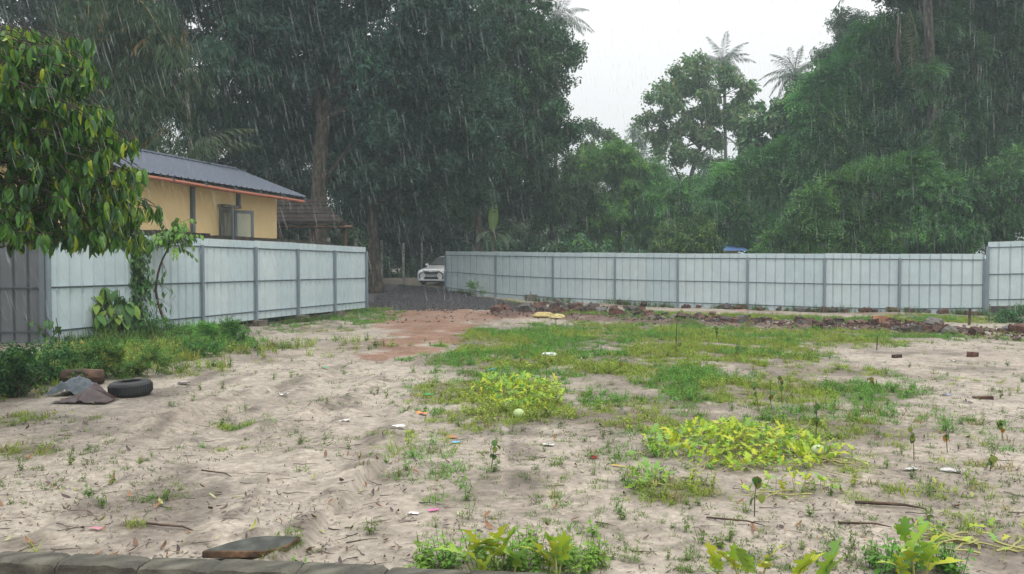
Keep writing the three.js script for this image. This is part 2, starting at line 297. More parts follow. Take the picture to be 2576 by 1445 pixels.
function sprig(kind) { // a twig with its leaves, growing along +z
  const b = new GB();
  if (kind === 'broad' || kind === 'large') {
    const L = kind === 'large' ? 0.19 : 0.115, W = kind === 'large' ? 0.1 : 0.055, n = kind === 'large' ? 11 : 17;
    for (let k = 0; k < n; k++) { const t = k / n, m = mtx(V(gauss() * 0.05, gauss() * 0.05, 0.05 + t * 0.42), Q.setFromEuler(new THREE.Euler(R(-0.5, 0.9), k * 2.4 + R(-0.4, 0.4), 0, 'ZYX')).clone(), R(0.75, 1.25)); m.multiply(turn(R(0, 0.6), R(-0.9, 0.9), R(-0.5, 0.5))); leafInto(b, L, W, { bend: R(0.2, 1), segs: 2, m }); }
    b.tube([V(0, 0, -0.05), V(0, 0.01, 0.4)], [0.006, 0.002], 3, false);
  } else if (kind === 'pinnate') {
    for (let f = 0; f < 5; f++) {
      const a = R(-1.4, 1.4), e = R(-0.3, 0.5), base = mtx(V(0, 0, 0.04 * f), Q.setFromEuler(new THREE.Euler(-e, a, R(-0.4, 0.4), 'YXZ')).clone(), 1), n = 6, L = R(0.32, 0.45);
      for (let k = 1; k <= n; k++) for (const s of [-1, 1]) { const t = k / n, m = base.clone().multiply(mtx(V(0, -t * t * 0.16, t * L), Q.setFromEuler(new THREE.Euler(R(0.1, 0.7), s * R(0.9, 1.3), 0, 'YXZ')).clone(), 1)); leafInto(b, 0.11 * (1.15 - 0.5 * t), 0.042, { bend: 0.3, segs: 2, m }); }
    }
  } else if (kind === 'bamboo') {
    for (let k = 0; k < 11; k++) { const t = k / 11, m = mtx(V(0, -t * t * 0.12, t * 0.5), Q.setFromEuler(new THREE.Euler(R(0.3, 1.2), R(-1.1, 1.1), R(-0.4, 0.4), 'YXZ')).clone(), R(0.7, 1.2)); leafInto(b, 0.22, 0.026, { bend: R(0.1, 0.5), segs: 2, m }); }
    b.tube([V(0, 0, -0.3), V(0, 0, 0), V(0, -0.12, 0.5)], [0.006, 0.005, 0.002], 3, false);
  } else if (kind === 'fine') { // short narrow leaves, dense
    for (let k = 0; k < 26; k++) { const t = k / 26, m = mtx(V(gauss() * 0.07, gauss() * 0.06, t * 0.42), Q.setFromEuler(new THREE.Euler(R(-0.3, 1.1), R(-1.7, 1.7), 0, 'YXZ')).clone(), R(0.7, 1.2)); leafInto(b, 0.1, 0.03, { bend: R(0, 0.8), segs: 2, m }); }
  } else if (kind === 'weed') { // low herb: small leaves on upright stems
    for (let s = 0; s < 4; s++) { const x = gauss() * 0.05, z = gauss() * 0.05, h = R(0.07, 0.17); b.tube([V(x * 0.4, 0, z * 0.4), V(x, h, z)], [0.0025, 0.0015], 3, false); for (let k = 0; k < 7; k++) { const m = mtx(V(x * (0.4 + 0.6 * k / 7), h * (0.25 + 0.75 * k / 7), z), Q.setFromEuler(new THREE.Euler(R(-0.6, 0.5), k * 2.4, 0, 'YXZ')).clone(), R(0.7, 1.2)); leafInto(b, 0.042, 0.024, { bend: 0.6, segs: 2, m }); } }
  } else if (kind === 'grass') {
    for (let k = 0; k < 17; k++) { const a = rnd() * 6.28, h = R(0.03, 0.085), m = mtx(V(gauss() * 0.05, 0, gauss() * 0.05), Q.setFromEuler(new THREE.Euler(-R(0.5, 1.4), a, 0, 'YXZ')).clone(), 1); leafInto(b, h, 0.0055, { bend: R(0.2, 1.3), fold: 0.5, segs: 2, m }); }
  } else if (kind === 'tall') {
    for (let k = 0; k < 15; k++) { const a = rnd() * 6.28, h = R(0.1, 0.28), m = mtx(V(gauss() * 0.04, 0, gauss() * 0.04), Q.setFromEuler(new THREE.Euler(-R(0.8, 1.5), a, 0, 'YXZ')).clone(), 1); leafInto(b, h, 0.008, { bend: R(0.3, 1.4), fold: 0.5, segs: 3, m }); }
  }
  return b.geo();
}
const S = {}; for (const k of ['broad', 'large', 'pinnate', 'bamboo', 'fine', 'weed', 'grass', 'tall']) S[k] = [sprig(k), sprig(k)];

// a crown: sprigs spread through uneven lobes, facing out and drooping
function crownInto(parent, o, lobes, n, kind, tint, size, mat = M.leaf, extra = {}) {
  const vol = lobes.map((l) => Math.pow(l.rx * l.ry * l.rz, 0.62)), tot = vol.reduce((a, b) => a + b, 0), lists = [[], []], droop = extra.droop ?? 0.35;
  lobes.forEach((l, li) => {
    const k = Math.round(n * vol[li] / tot), sd = Math.floor(rnd() * 999), lt = vary([tint[0] * 0.86, tint[1] * 1.04, tint[2] * 0.95], 0.12, 0.05);
    // each lobe is a cluster of smaller bunches
    const bunches = Math.max(5, Math.round(k / 38)), bs = [];
    for (let j = 0; j < bunches; j++) { const dir = V(gauss(), gauss() * 0.9 + 0.1, gauss()).normalize(), rr = Math.pow(rnd(), 0.42) * (0.72 + 0.5 * noise(dir.x * 2.2 + 5, dir.y * 2.2 + 5, dir.z * 2.2 + sd)); bs.push([V(dir.x * l.rx * rr, dir.y * l.ry * rr, dir.z * l.rz * rr), dir, R(0.5, 1.15)]); }
    const br = (extra.bunch ?? 0.3) * Math.cbrt(l.rx * l.ry * l.rz);
    for (let j = 0; j < k; j++) {
      const [bc, bd, bsz] = bs[j % bunches], q = V(gauss(), gauss() * 0.7, gauss()).multiplyScalar(br * bsz * 0.6), p = V(l.c.x, l.c.y, l.c.z).add(bc).add(q).sub(o);
      const dir = bd.clone().multiplyScalar(0.7).add(q.normalize().multiplyScalar(0.6)).add(V(gauss() * 0.4, -droop + gauss() * 0.3, gauss() * 0.4)).normalize();
      const e = new THREE.Euler(-Math.asin(clamp(dir.y, -1, 1)), Math.atan2(dir.x, dir.z), R(-0.7, 0.7), 'YXZ');
      const c = rnd() < (extra.bright ?? 0.07) * (noise(p.x * 1.3 + sd, p.y * 1.3, p.z * 1.3) > 0.5 ? 2.2 : 0.3) ? vary(extra.brightTint ?? [lt.r * 1.9, lt.g * 1.7, lt.b * 1.1], 0.2) : vary([lt.r, lt.g, lt.b], 0.22, 0.08);
      lists[j & 1].push({ m: mtx(p, new THREE.Quaternion().setFromEuler(e), size * R(0.75, 1.3)), c });
    }
  });
  lists.forEach((L, k) => { if (L.length) { const c = instances('crown', S[kind][k], mat, L, parent); c.userData.kind = 'stuff'; } });
}
const lobe = (px, py, d, rx, ry, rz) => { const c = at(px, py, d), k = d / F; return { c, rx: rx * k, ry: ry * k, rz: rz ?? Math.max(rx, ry) * k * 0.85 }; };
function limb(b, p0, p1, r0, r1, wob = 0.08, seg = 7) { const n = 6, L = p0.distanceTo(p1), pts = [], rr = []; for (let k = 0; k <= n; k++) { const t = k / n; pts.push(p0.clone().lerp(p1, t).add(V(gauss(), gauss() * 0.4, gauss()).multiplyScalar(k && k < n ? L * wob * 0.35 : 0)).add(V(0, Math.sin(t * Math.PI) * L * wob * 0.6, 0))); rr.push(lerp(r0, r1, Math.pow(t, 0.8))); } b.tube(pts, rr, seg); return pts; }
// trunk: pixel polyline [px, py] at distance d; the foot goes to the terrain
function tree(o) {
  const f = at(...o.trunk[0], o.d), base = V(f.x, height0(f.x, o.d) - 0.05, -o.d), g = thing(o.name, o.label, 'tree', base, o.group), b = new GB();
  const pts = [V(0, 0, 0), ...o.trunk.slice(1).map(([x, y, dd]) => at(x, y, o.d + (dd ?? 0)).sub(base))], fine = [];
  const curve = new THREE.CatmullRomCurve3(pts.length > 2 ? pts : [pts[0], pts[0].clone().lerp(pts[1], 0.5).add(V(gauss() * 0.1, 0, gauss() * 0.1)), pts[1]]), n = 14;
  for (let k = 0; k <= n; k++) fine.push(curve.getPoint(k / n));
  b.tube(fine, fine.map((_, k) => o.r * (1.25 * Math.exp(-k * 1.2) + 1) * lerp(1, 0.35, k / n)), 9);
  part('trunk', b.geo(), o.bark ?? M.bark, g);
  const lobes = o.lobes.map((l) => lobe(l[0], l[1], o.d + (l[4] ?? 0), l[2], l[3], l[5]));
  const lb = new GB();
  lobes.forEach((l) => { const from = fine[Math.floor(n * R(0.45, 0.95))], to = l.c.clone().sub(base); const p = limb(lb, from, to, o.r * 0.45, o.r * 0.12); for (let k = 0; k < 4; k++) limb(lb, p[4].clone().lerp(to, rnd()), to.clone().add(V(gauss() * l.rx, gauss() * l.ry, gauss() * l.rz).multiplyScalar(0.55)), o.r * 0.14, 0.012, 0.1, 5); });
  (o.limbs ?? []).forEach(([x0, y0, x1, y1, r]) => limb(lb, at(x0, y0, o.d).sub(base), at(x1, y1, o.d - 0.6).sub(base), r, r * 0.45, 0.05));
  part('branches', lb.geo(), o.bark ?? M.bark, g);
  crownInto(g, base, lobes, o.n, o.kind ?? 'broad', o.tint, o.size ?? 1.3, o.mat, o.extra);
  return g;
}

// ---------------------------------------------------------------- fences
function sheetGeo(s0, s1, top, bot, pitches, depth = 0.036, gw = 0.062) { // ribbed steel sheet: flat pans, ribs that recede; 1 mm thick
  const P = [], p = (s1 - s0) / pitches;
  for (let k = 0; k < pitches; k++) { const a = s0 + k * p; P.push([a, 0], [a + p * 0.5 - 0.004, 0], [a + p * 0.5, -0.002], [a + p * 0.5 + 0.004, 0], [a + p - gw, 0], [a + p - gw * 0.72, -depth], [a + p - gw * 0.28, -depth]); }
  P.push([s1, 0]);
  const b = new GB(), th = 0.001;
  for (let k = 0; k + 1 < P.length; k++) { const [a, z0] = P[k], [c, z1] = P[k + 1]; const uv = [a, bot(a), c, bot(c), c, top(c), a, top(a)]; b.quad(V(a, bot(a), z0), V(c, bot(c), z1), V(c, top(c), z1), V(a, top(a), z0), uv); b.quad(V(c, bot(c), z1 - th), V(a, bot(a), z0 - th), V(a, top(a), z0 - th), V(c, top(c), z1 - th), uv); b.quad(V(a, top(a), z0), V(c, top(c), z1), V(c, top(c), z1 - th), V(a, top(a), z0 - th), uv); }
  return b.geo(false);
}
const along = (list) => (s) => { let k = 0; while (k + 2 < list.length && s > list[k + 1][0]) k++; const [a, y0] = list[k], [b, y1] = list[k + 1]; return lerp(y0, y1, (s - a) / (b - a)); };
function fence(label, A, B, posts, top, bot, pitches, o = {}) { // A, B: [x, d]; posts: distances along the line; heights above 0
  const dx = B[0] - A[0], dz = -(B[1] - A[1]), th = Math.atan2(-dz, dx), g = thing('sheet_fence', label, 'fence', V(A[0], 0, -A[1]), o.group);
  g.rotation.y = th;
  const steel = o.steel ?? M.steel, rails = o.rails ?? [0.19, 0.94, 0.2];
  for (let k = 0; k + 1 < posts.length; k++) {
    const a = posts[k], c = posts[k + 1], m = (a + c) / 2 + R(-0.03, 0.03), dy = R(-0.006, 0.012);
    for (const [s0, s1] of [[a, m], [m, c]]) { const n = Math.max(2, Math.round(pitches * (s1 - s0) / (c - a))), ts = R(-0.008, 0.008); part('sheet', sheetGeo(s0 + 0.002, s1 - 0.002, (s) => top(s) + dy + ts, (s) => bot(s) + ts, n, 0.04, o.gw ?? 0.06), o.mat ?? pick(M.sheet), g); }
    [(s) => top(s) - rails[0], (s) => lerp(bot(s), top(s), 0.49), (s) => bot(s) + rails[2]].forEach((y) => {
      const b = new GB(), w = 0.036, p0 = a + 0.036, p1 = c - 0.036; // angle-section rail
      for (const [z0, z1, h0, h1] of [[0.002, 0.006, -w / 2, w / 2], [0.006, 0.038, w / 2 - 0.005, w / 2]]) { const q = (s, h, z) => V(s, y(s) + h, z); b.quad(q(p0, h0, z1), q(p1, h0, z1), q(p1, h1, z1), q(p0, h1, z1)); b.quad(q(p0, h1, z0), q(p0, h1, z1), q(p1, h1, z1), q(p1, h1, z0)); b.quad(q(p0, h0, z0), q(p1, h0, z0), q(p1, h0, z1), q(p0, h0, z1)); b.quad(q(p0, h0, z0), q(p0, h1, z0), q(p1, h1, z0), q(p1, h0, z0)); }
      part('rail', b.geo(false), steel, g);
    });
  }
  posts.forEach((s, k) => { const w = o.postW ?? 0.034; const b = new GB(); b.box(s - w, s + w, bot(s) - (o.bury ?? 0.25), top(s) - (o.postDrop ?? 0.15), 0.003, 0.003 + 2 * w); part('post', b.geo(false), steel, g); });
  return g;
}
const C0 = [-8.1, 14.5], D0 = [-4.85, 27.65], LL = Math.hypot(3.25, 13.15);
const leftStations = [0, 0.173, 0.33, 0.496, 0.657, 0.826, 1].map((t) => t * LL);
const leftFence = fence('long pale grey ribbed sheet fence beside the yellow house', C0, D0, leftStations, along([[0, 2.11], [LL, 2.05]]), along([[0, 0.14], [LL * 0.5, 0.1], [LL, 0.04]]), 8, { bury: 0.1, gw: 0.085 });
for (const k of [2, 3, 4, 5]) { const s = leftStations[k], b = new GB(); b.box(s - 0.16, s + 0.16, -0.3, 0.125 - k * 0.012, 0.012, 0.27); part('footing', b.geo(false), M.conc, leftFence, 'mossy concrete block under a fence post'); }
const A1 = [-3.17, 39.6], B1 = [15.49, 27.3], RL = Math.hypot(18.66, 12.3);
const onRight = (px) => { const u = (px - 1288) / F; return (u * A1[1] - A1[0]) / ((B1[0] - A1[0]) / RL + u * (A1[1] - B1[1]) / RL); };
const yOn = (px, py) => { const s = onRight(px), d = A1[1] - 12.3 * s / RL; return [s, at(px, py, d).y]; };
const rightStations = [1121, 1248, 1392, 1548, 1706, 1882, 2076, 2265, 2478].map(onRight);
fence('long pale grey ribbed sheet fence behind the brick rubble', A1, B1, rightStations, along([[1121, 632.5], [1392, 635.5], [1706, 638], [2076, 638.5], [2478, 640]].map((p) => yOn(...p))), along([[1121, 734], [1248, 750], [1392, 761], [1548, 768], [1706, 774], [1882, 780], [2076, 788], [2265, 792], [2478, 791]].map((p) => yOn(...p))), 8.6, { bury: 0.2 });
{ // raised stretch at the right edge, stepping up
  const s0 = onRight(2480) + 0.06, e = [(B1[0] - A1[0]) / RL, (B1[1] - A1[1]) / RL], P = (s) => [A1[0] + e[0] * s, A1[1] + e[1] * s], L = 5.2;
  fence('raised sheet fence stretch stepping up above dark stone footing', P(s0), P(s0 + L), [0, 2.6, 5.2], along([[0, at(2480, 609, P(s0)[1]).y], [L, at(2480, 609, P(s0)[1]).y + 0.12]]), along([[0, at(2490, 770, P(s0)[1]).y], [L, at(2480, 770, P(s0)[1]).y + 0.22]]), 8, { bury: 0.45, postW: 0.05 });
  const g = thing('stone_footing', 'dark mossy stone footing under the raised fence stretch', 'footing', V(P(s0)[0], 0, -P(s0)[1])); g.rotation.y = Math.atan2(-12.3 * -1, 18.66) * -1;
  let s = 0.1; while (s < L) { const w = R(0.3, 0.5), b = new GB(); b.box(s, s + w - 0.015, -0.45, 0.11 + s * 0.035 + R(-0.02, 0.01), -0.22, -0.02 + R(-0.02, 0.02)); part('stone', b.geo(false), pick(M.rock), g); s += w; }
}
{ // sheets and posts in darker greys than the pale fence, under the near tree
  const L = 4.2; fence('dark grey sheet fence under the leafy tree', [C0[0] - L, C0[1] + 0.15], [C0[0] - 0.05, C0[1] + 0.02], [0, 2.1, 4.16], along([[0, 2.1], [L, 2.1]]), along([[0, 0.12], [L, 0.13]]), 7, { mat: M.darkSheet, steel: M.steelDark, bury: 0.1, postW: 0.045 });
}

// ---------------------------------------------------------------- house behind the left fence
const HA = Math.atan2(0.971, 0.24), Hx = [0.24, -0.971], Hz = [0.971, 0.24];
{
  const W0 = [-6.76, -24.0], house = thing('yellow_house', 'small yellow plastered house with blue-grey ribbed metal roof', 'house', V(W0[0], 0, W0[1])); house.rotation.y = HA;
  const y = std([0.8, 0.61, 0.33], 0.8, { map: T.wall }), roofM = std([0.105, 0.125, 0.165], 0.45, { map: T.metal }), gut = std([0.33, 0.115, 0.065], 0.55), frame = std([0.1, 0.115, 0.13], 0.6), inside = std([0.05, 0.05, 0.05], 0.9);
  const L = 6.35, D = 4.0, top = 3.42, wx0 = -2.86, wx1 = -2.2, wy1 = 2.93, wy0 = 1.85, tk = 0.2; // local x: along the wall, far corner at 0; local z: out towards the fence
  const b = new GB(); b.box(-L, wx0, -0.2, top, -tk, 0); b.box(wx1, 0, -0.2, top, -tk, 0); b.box(wx0, wx1, wy1, top, -tk, 0); b.box(wx0, wx1, -0.2, wy0, -tk, 0);
  b.box(-L, 0, -0.2, top, -D, -D + tk);
  for (const [x0, x1] of [[-L, -L + tk], [-tk, 0]]) { b.box(x0, x1, -0.2, top, -D + tk, -tk); const s = new THREE.Shape([new THREE.Vector2(-D, top), new THREE.Vector2(0, top), new THREE.Vector2(-D / 2, top + 0.62)]), e = new THREE.ExtrudeGeometry(s, { depth: tk, bevelEnabled: false }); b.add(e, mtx(V(x1, 0, 0), new THREE.Quaternion().setFromEuler(new THREE.Euler(0, -Math.PI / 2, 0)), 1)); }
  part('wall', b.geo(false), y, house);
  part('floor', new GB().box(-L + tk, -tk, 0.0, 0.1, -D + tk, -tk).geo(false), inside, house);
  const EO = 0.5, rise = 0.9, run = 2.37, ey = 3.47, ridgeZ = EO - run, x0 = -6.85 - 0.15, x1 = 0.83; // two ribbed slopes, each sheet a piece
  const sl = Math.hypot(rise, run), ang = Math.atan2(rise, run), nS = 8, w = (x1 - x0) / nS;
  for (const side of [1, -1]) for (let k = 0; k < nS; k++) {
    const g = sheetGeo(0, w - 0.004, () => sl, () => R(-0.012, 0.012), 4, -0.03, 0.055), m = part('roof_sheet', g, roofM, house);
    m.rotation.order = 'YXZ'; m.rotation.set(-(Math.PI / 2 - ang), side > 0 ? 0 : Math.PI, 0); m.position.set(side > 0 ? x0 + k * w : x1 - k * w, ey, side > 0 ? EO : 2 * ridgeZ - EO);
  }
  const rc = new GB(); for (const s of [1, -1]) rc.quad(V(x0, ey + rise + 0.045, ridgeZ), V(x1, ey + rise + 0.045, ridgeZ), V(x1, ey + rise - 0.03, ridgeZ + s * 0.2), V(x0, ey + rise - 0.03, ridgeZ + s * 0.2)); part('ridge_cap', rc.geo(false), roofM, house);
  const tr = new GB(); for (let x = -6.6; x < 0.8; x += 1.22) tr.box(x, x + 0.05, -0.05, sl * 0.98, -0.09, -0.035, new THREE.Matrix4().makeTranslation(0, ey, EO).multiply(new THREE.Matrix4().makeRotationX(-(Math.PI / 2 - ang)))); tr.box(x0 + 0.1, x1 - 0.1, ey - 0.06, ey - 0.02, EO - 0.24, EO - 0.2); part('purlin', tr.geo(false), frame, house);
  const gp = []; for (let k = 0; k <= 16; k++) { const t = k / 16; gp.push(V(lerp(x0 + 0.2, x1 - 0.12, t), ey - 0.1 - 0.05 * t + Math.sin(t * 9) * 0.008, EO - 0.03)); } part('gutter', new GB().tube(gp, 0.046, 10).geo(), gut, house, 'orange-brown rain gutter pipe under the eave');
  for (const [x, yb] of [[-4.0, 0], [-2.03, wy1 + 0.05]]) part('downpipe', new GB().box(x - 0.055, x + 0.055, yb, top, 0.003, 0.075).geo(false), frame, house);
  const st = new GB(); st.box(wx0 - 0.06, wx1 + 0.06, wy1 + 0.02, wy1 + 0.09, 0.003, 0.2); part('window_hood', st.geo(false), std([0.2, 0.19, 0.17], 0.9, { map: T.conc }), house);
  const win = part('window', new GB().box(wx0, wx0 + 0.06, wy0, wy1, -0.15, 0.02).box(wx1 - 0.06, wx1, wy0, wy1, -0.15, 0.02).box(wx0 + 0.06, wx1 - 0.06, wy1 - 0.06, wy1, -0.15, 0.02).box(wx0 + 0.06, wx1 - 0.06, wy0, wy0 + 0.06, -0.15, 0.02).geo(false), frame, house);
  for (let k = 1; k < 5; k++) part('window_bar', new GB().tube([V(lerp(wx0, wx1, k / 5), wy0, -0.08), V(lerp(wx0, wx1, k / 5), wy1, -0.08)], 0.008, 6).geo(), std([0.3, 0.34, 0.36], 0.5), win);
  for (const [hx, a] of [[wx1 - 0.01, 0.75], [wx0 + 0.01, Math.PI - 1.25]]) { // two casements standing open
    const sash = part('casement', new GB().box(0, 0.07, 0, 1.04, -0.02, 0.02).box(0.43, 0.5, 0, 1.04, -0.02, 0.02).box(0.07, 0.43, 0, 0.08, -0.02, 0.02).box(0.07, 0.43, 0.96, 1.04, -0.02, 0.02).geo(false), frame, house);
    sash.position.set(hx, wy0 + 0.02, 0.03); sash.rotation.y = -a;
    part('pane', new GB().box(0.07, 0.43, 0.08, 0.96, -0.003, 0.003).geo(false), new THREE.MeshPhysicalMaterial({ color: 0xdde5e2, roughness: 0.08, transmission: 0.9, thickness: 0, side: THREE.DoubleSide }), sash);
  }
}
{ // low dark roof beyond the far gable: overlapping courses on posts
  const base = at(790, 600, 28.5); base.y = 0.2;
  const g = thing('thatch_shelter', 'low dark brown shelter roof beyond the yellow house', 'shelter', base), m = [std([0.05, 0.036, 0.03], 0.9, { map: T.bark }), std([0.068, 0.045, 0.036], 0.9, { map: T.bark })], n = 6;
  for (let k = 0; k < n; k++) {
    const t0 = k / n, t1 = (k + 1.25) / n, e = (t) => ({ y: lerp(at(790, 562, 28).y, at(790, 500, 30).y, t), d: lerp(27.6, 30.2, t), xl: at(600, 0, 28.5).x, xr: at(lerp(879, 770, t), 0, 28.5).x });
    const a = e(t0), c = e(Math.min(1, t1)), q = (x, y, d, o) => V(x - base.x, y - base.y + o, -d - base.z), lift = 0.05 * (1 - (k % 2) * 0.4), b = new GB();
    b.quad(q(a.xl, a.y, a.d, lift), q(a.xr, a.y, a.d, lift), q(c.xr, c.y, c.d, 0), q(c.xl, c.y, c.d, 0)); b.quad(q(a.xl, a.y, a.d, lift - 0.09), q(a.xr, a.y, a.d, lift - 0.09), q(c.xr, c.y, c.d, -0.06), q(c.xl, c.y, c.d, -0.06)); b.quad(q(a.xl, a.y, a.d, lift - 0.09), q(a.xr, a.y, a.d, lift - 0.09), q(a.xr, a.y, a.d, lift), q(a.xl, a.y, a.d, lift)); b.quad(q(a.xr, a.y, a.d, lift - 0.09), q(c.xr, c.y, c.d, -0.06), q(c.xr, c.y, c.d, 0), q(a.xr, a.y, a.d, lift));
    part('roof_course', b.geo(false), m[k & 1], g);
  }
  for (const px of [705, 790, 868]) { const p = at(px, 600, 27.9); part('post', new GB().tube([V(p.x - base.x, -0.3, p.z - base.z), V(p.x - base.x, at(px, 560, 27.9).y - 0.2, p.z - base.z)], 0.07, 8).geo(), M.barkBrown, g); }
  part('beam', new GB().tube([V(at(640, 0, 27.7).x - base.x, at(0, 564, 27.7).y - base.y - 0.08, -27.7 - base.z), V(at(884, 0, 27.7).x - base.x, at(0, 564, 27.7).y - base.y - 0.1, -27.7 - base.z)], 0.06, 8).geo(), M.barkBrown, g);
}
{ // old masonry boundary wall just behind the left fence
  const g = thing('boundary_wall', 'old brown mossy stone wall showing above the left fence', 'wall', V(C0[0] - 0.971 * 0.55 + 0.24 * 2.6, 0, -(C0[1] + 0.24 * 0.55 + 0.971 * 2.6))); g.rotation.y = HA;
  const ms = [[0.075, 0.058, 0.042], [0.1, 0.075, 0.05], [0.085, 0.075, 0.045]].map((c) => std(c, 0.95, { map: T.stone }));
  const L = 9.6; part('core', new GB().box(0, L, -0.2, 1.95, -0.3, -0.02).geo(false), ms[0], g);
  for (let s = 0; s < L;) { const w = Math.min(L - s, R(0.32, 0.46)); part('block', new GB().box(s + 0.006, s + w - 0.006, 1.955, 2.2 + R(-0.02, 0.012) + (s < 3 ? 0.05 : 0), -0.31, -0.01).geo(false), pick(ms), g); s += w; }
}

// ---------------------------------------------------------------- concrete posts of the wire fence behind the gate
{
  const top = [[747, 589.5], [827, 598.5], [895, 600.4], [960, 604.8], [1014.7, 611.6], [1061, 614], [1103, 617], [1142.5, 619], [1179, 623]];
  top.forEach(([px, py], k) => {
    const d = 1 / (0.02564 - (px - 960) * 0.0000392), p = at(px, py, d), f = height0(p.x, d), H = p.y - f, g = thing('fence_post', k < 3 ? 'slim pale concrete post poking up above the old wall' : k < 6 ? 'slim pale concrete post standing between the gate and the dark trees' : 'slim pale post top showing above the fence near the car', 'post', V(p.x, f, -d), 'concrete posts of the wire fence');
    const b = new GB(); b.box(-0.05, 0.05, -0.2, H, -0.05, 0.05); part('shaft', b.geo(false), M.concPale, g);
    part('wire_tie', new GB().box(-0.056, 0.056, H * 0.74, H * 0.77, -0.056, 0.056).geo(false), std([0.06, 0.06, 0.06], 0.6), g);
  });
}

// ---------------------------------------------------------------- car
{
  const d = 43.0, p = at(1085, 700, 41).add(V(0.69, 0, 0)), car = thing('white_car', 'white sedan parked nose-out behind the sheet fence end', 'car', V(p.x, height0(-3.9, 41) - 0.02, -d)); car.rotation.y = -0.32;
  const paint = new THREE.MeshPhysicalMaterial({ color: col(0.78, 0.79, 0.79), roughness: 0.35, clearcoat: 1, clearcoatRoughness: 0.06, side: THREE.DoubleSide }), black = std([0.02, 0.02, 0.022], 0.4), glass = new THREE.MeshPhysicalMaterial({ color: col(0.02, 0.024, 0.026), roughness: 0.35, specularIntensity: 0.25, side: THREE.DoubleSide }), chrome = std([0.75, 0.76, 0.77], 0.12, { metalness: 1 }), lampM = new THREE.MeshPhysicalMaterial({ color: col(0.5, 0.52, 0.54), roughness: 0.08, metalness: 0.5, clearcoat: 1 }), rubber = std([0.025, 0.025, 0.026], 0.8);
  const loft = (st, prof) => { const b = new GB(), rows = st.map(prof), n = rows[0].length; rows.forEach((r) => r.forEach((v) => { b.p.push(v.x, v.y, v.z); b.t.push(0, 0); })); for (let k = 0; k + 1 < rows.length; k++) for (let s = 0; s + 1 < n; s++) { const a = k * n + s; b.i.push(a, a + 1, a + n + 1, a, a + n + 1, a + n); } for (const k of [0, rows.length - 1]) for (let s = 1; s + 1 < n; s++) b.i.push(k * n, k * n + s, k * n + s + 1); return b.geo(); };
  const half = (pts) => [...pts.slice().reverse().map(([x, y]) => [-x, y]), ...pts.slice(1)];
  const st = [[2.2, 0.66, 0.3, 0.6], [2.17, 0.74, 0.24, 0.72], [2.08, 0.79, 0.2, 0.8], [1.9, 0.83, 0.19, 0.835], [1.45, 0.9, 0.19, 0.85], [0.95, 0.96, 0.19, 0.85], [0, 0.98, 0.19, 0.85], [-1.2, 1.0, 0.19, 0.85], [-1.9, 1.0, 0.2, 0.83], [-2.15, 0.94, 0.26, 0.76], [-2.22, 0.7, 0.34, 0.66]];
  part('body', loft(st, ([z, t, bo, w]) => half([[0, t], [w * 0.55, t - 0.008], [w * 0.82, t - 0.035], [w * 0.95, t - 0.1], [w, lerp(t, bo, 0.42)], [w * 0.985, bo + 0.12], [w * 0.9, bo], [0, bo]]).map(([x, y]) => V(x, y, z))), paint, car);
  part('cabin', loft([[1.0, 0.95, 0.78, 0.74], [0.62, 1.17, 0.8, 0.69], [0.22, 1.4, 0.8, 0.6], [-0.1, 1.465, 0.8, 0.575], [-0.7, 1.475, 0.8, 0.57], [-1.2, 1.4, 0.8, 0.58], [-1.75, 1.0, 0.78, 0.68]], ([z, t, w, r]) => half([[0, t], [r * 0.7, t - 0.012], [r, t - 0.05], [w, Math.min(t - 0.06, 0.95)]]).map(([x, y]) => V(x, y, z))), paint, car);
  part('windscreen', loft([[0.95, 1.0, 0.7], [0.62, 1.19, 0.64], [0.26, 1.39, 0.55]], ([z, y, w]) => [V(-w, y - 0.02, z), V(-w * 0.6, y + 0.012, z + 0.015), V(0, y + 0.018, z + 0.02), V(w * 0.6, y + 0.012, z + 0.015), V(w, y - 0.02, z)]), glass, car);
  for (const s of [-1, 1]) {
    part('side_window', loft([[0.72, 1.0, 0.805], [0.2, 1.03, 0.8], [-1.1, 1.05, 0.8], [-1.35, 1.06, 0.8]], ([z, y, w], k) => { const top = [1.04, 1.33, 1.35, 1.16][st.length ? [0.72, 0.2, -1.1, -1.35].indexOf(z) : 0]; return [V(s * w, y, z), V(s * lerp(w, 0.61, (top - 1) / 0.42), top, z)]; }), glass, car);
    const hl = part('headlight', new GB().quad(V(s * 0.44, 0.665, 2.2), V(s * 0.72, 0.7, 2.1), V(s * 0.76, 0.775, 2.03), V(s * 0.43, 0.735, 2.165)).quad(V(s * 0.72, 0.7, 2.1), V(s * 0.835, 0.72, 1.86), V(s * 0.83, 0.8, 1.8), V(s * 0.76, 0.775, 2.03)).geo(), lampM, car); void hl;
    part('fog_recess', new GB().quad(V(s * 0.48, 0.36, 2.2), V(s * 0.74, 0.34, 2.13), V(s * 0.75, 0.46, 2.12), V(s * 0.5, 0.42, 2.195)).geo(), black, car);
    const mir = part('wing_mirror', new THREE.SphereGeometry(0.1, 12, 8).scale(1.1, 0.65, 0.6).translate(s * 0.92, 1.0, 0.62), paint, car); void mir;
    for (const z of [1.38, -1.3]) { const wh = part('wheel', new THREE.TorusGeometry(0.235, 0.075, 10, 24).rotateY(Math.PI / 2).scale(1.25, 1, 1).translate(s * 0.77, 0.31, z), rubber, car); part('rim', new THREE.CylinderGeometry(0.2, 0.2, 0.1, 16).rotateZ(Math.PI / 2).translate(s * 0.79, 0.31, z), lampM, wh); part('wheel_arch', new THREE.TorusGeometry(0.335, 0.025, 6, 16, Math.PI).rotateY(Math.PI / 2).translate(s * 0.835, 0.31, z), black, car); }
  }
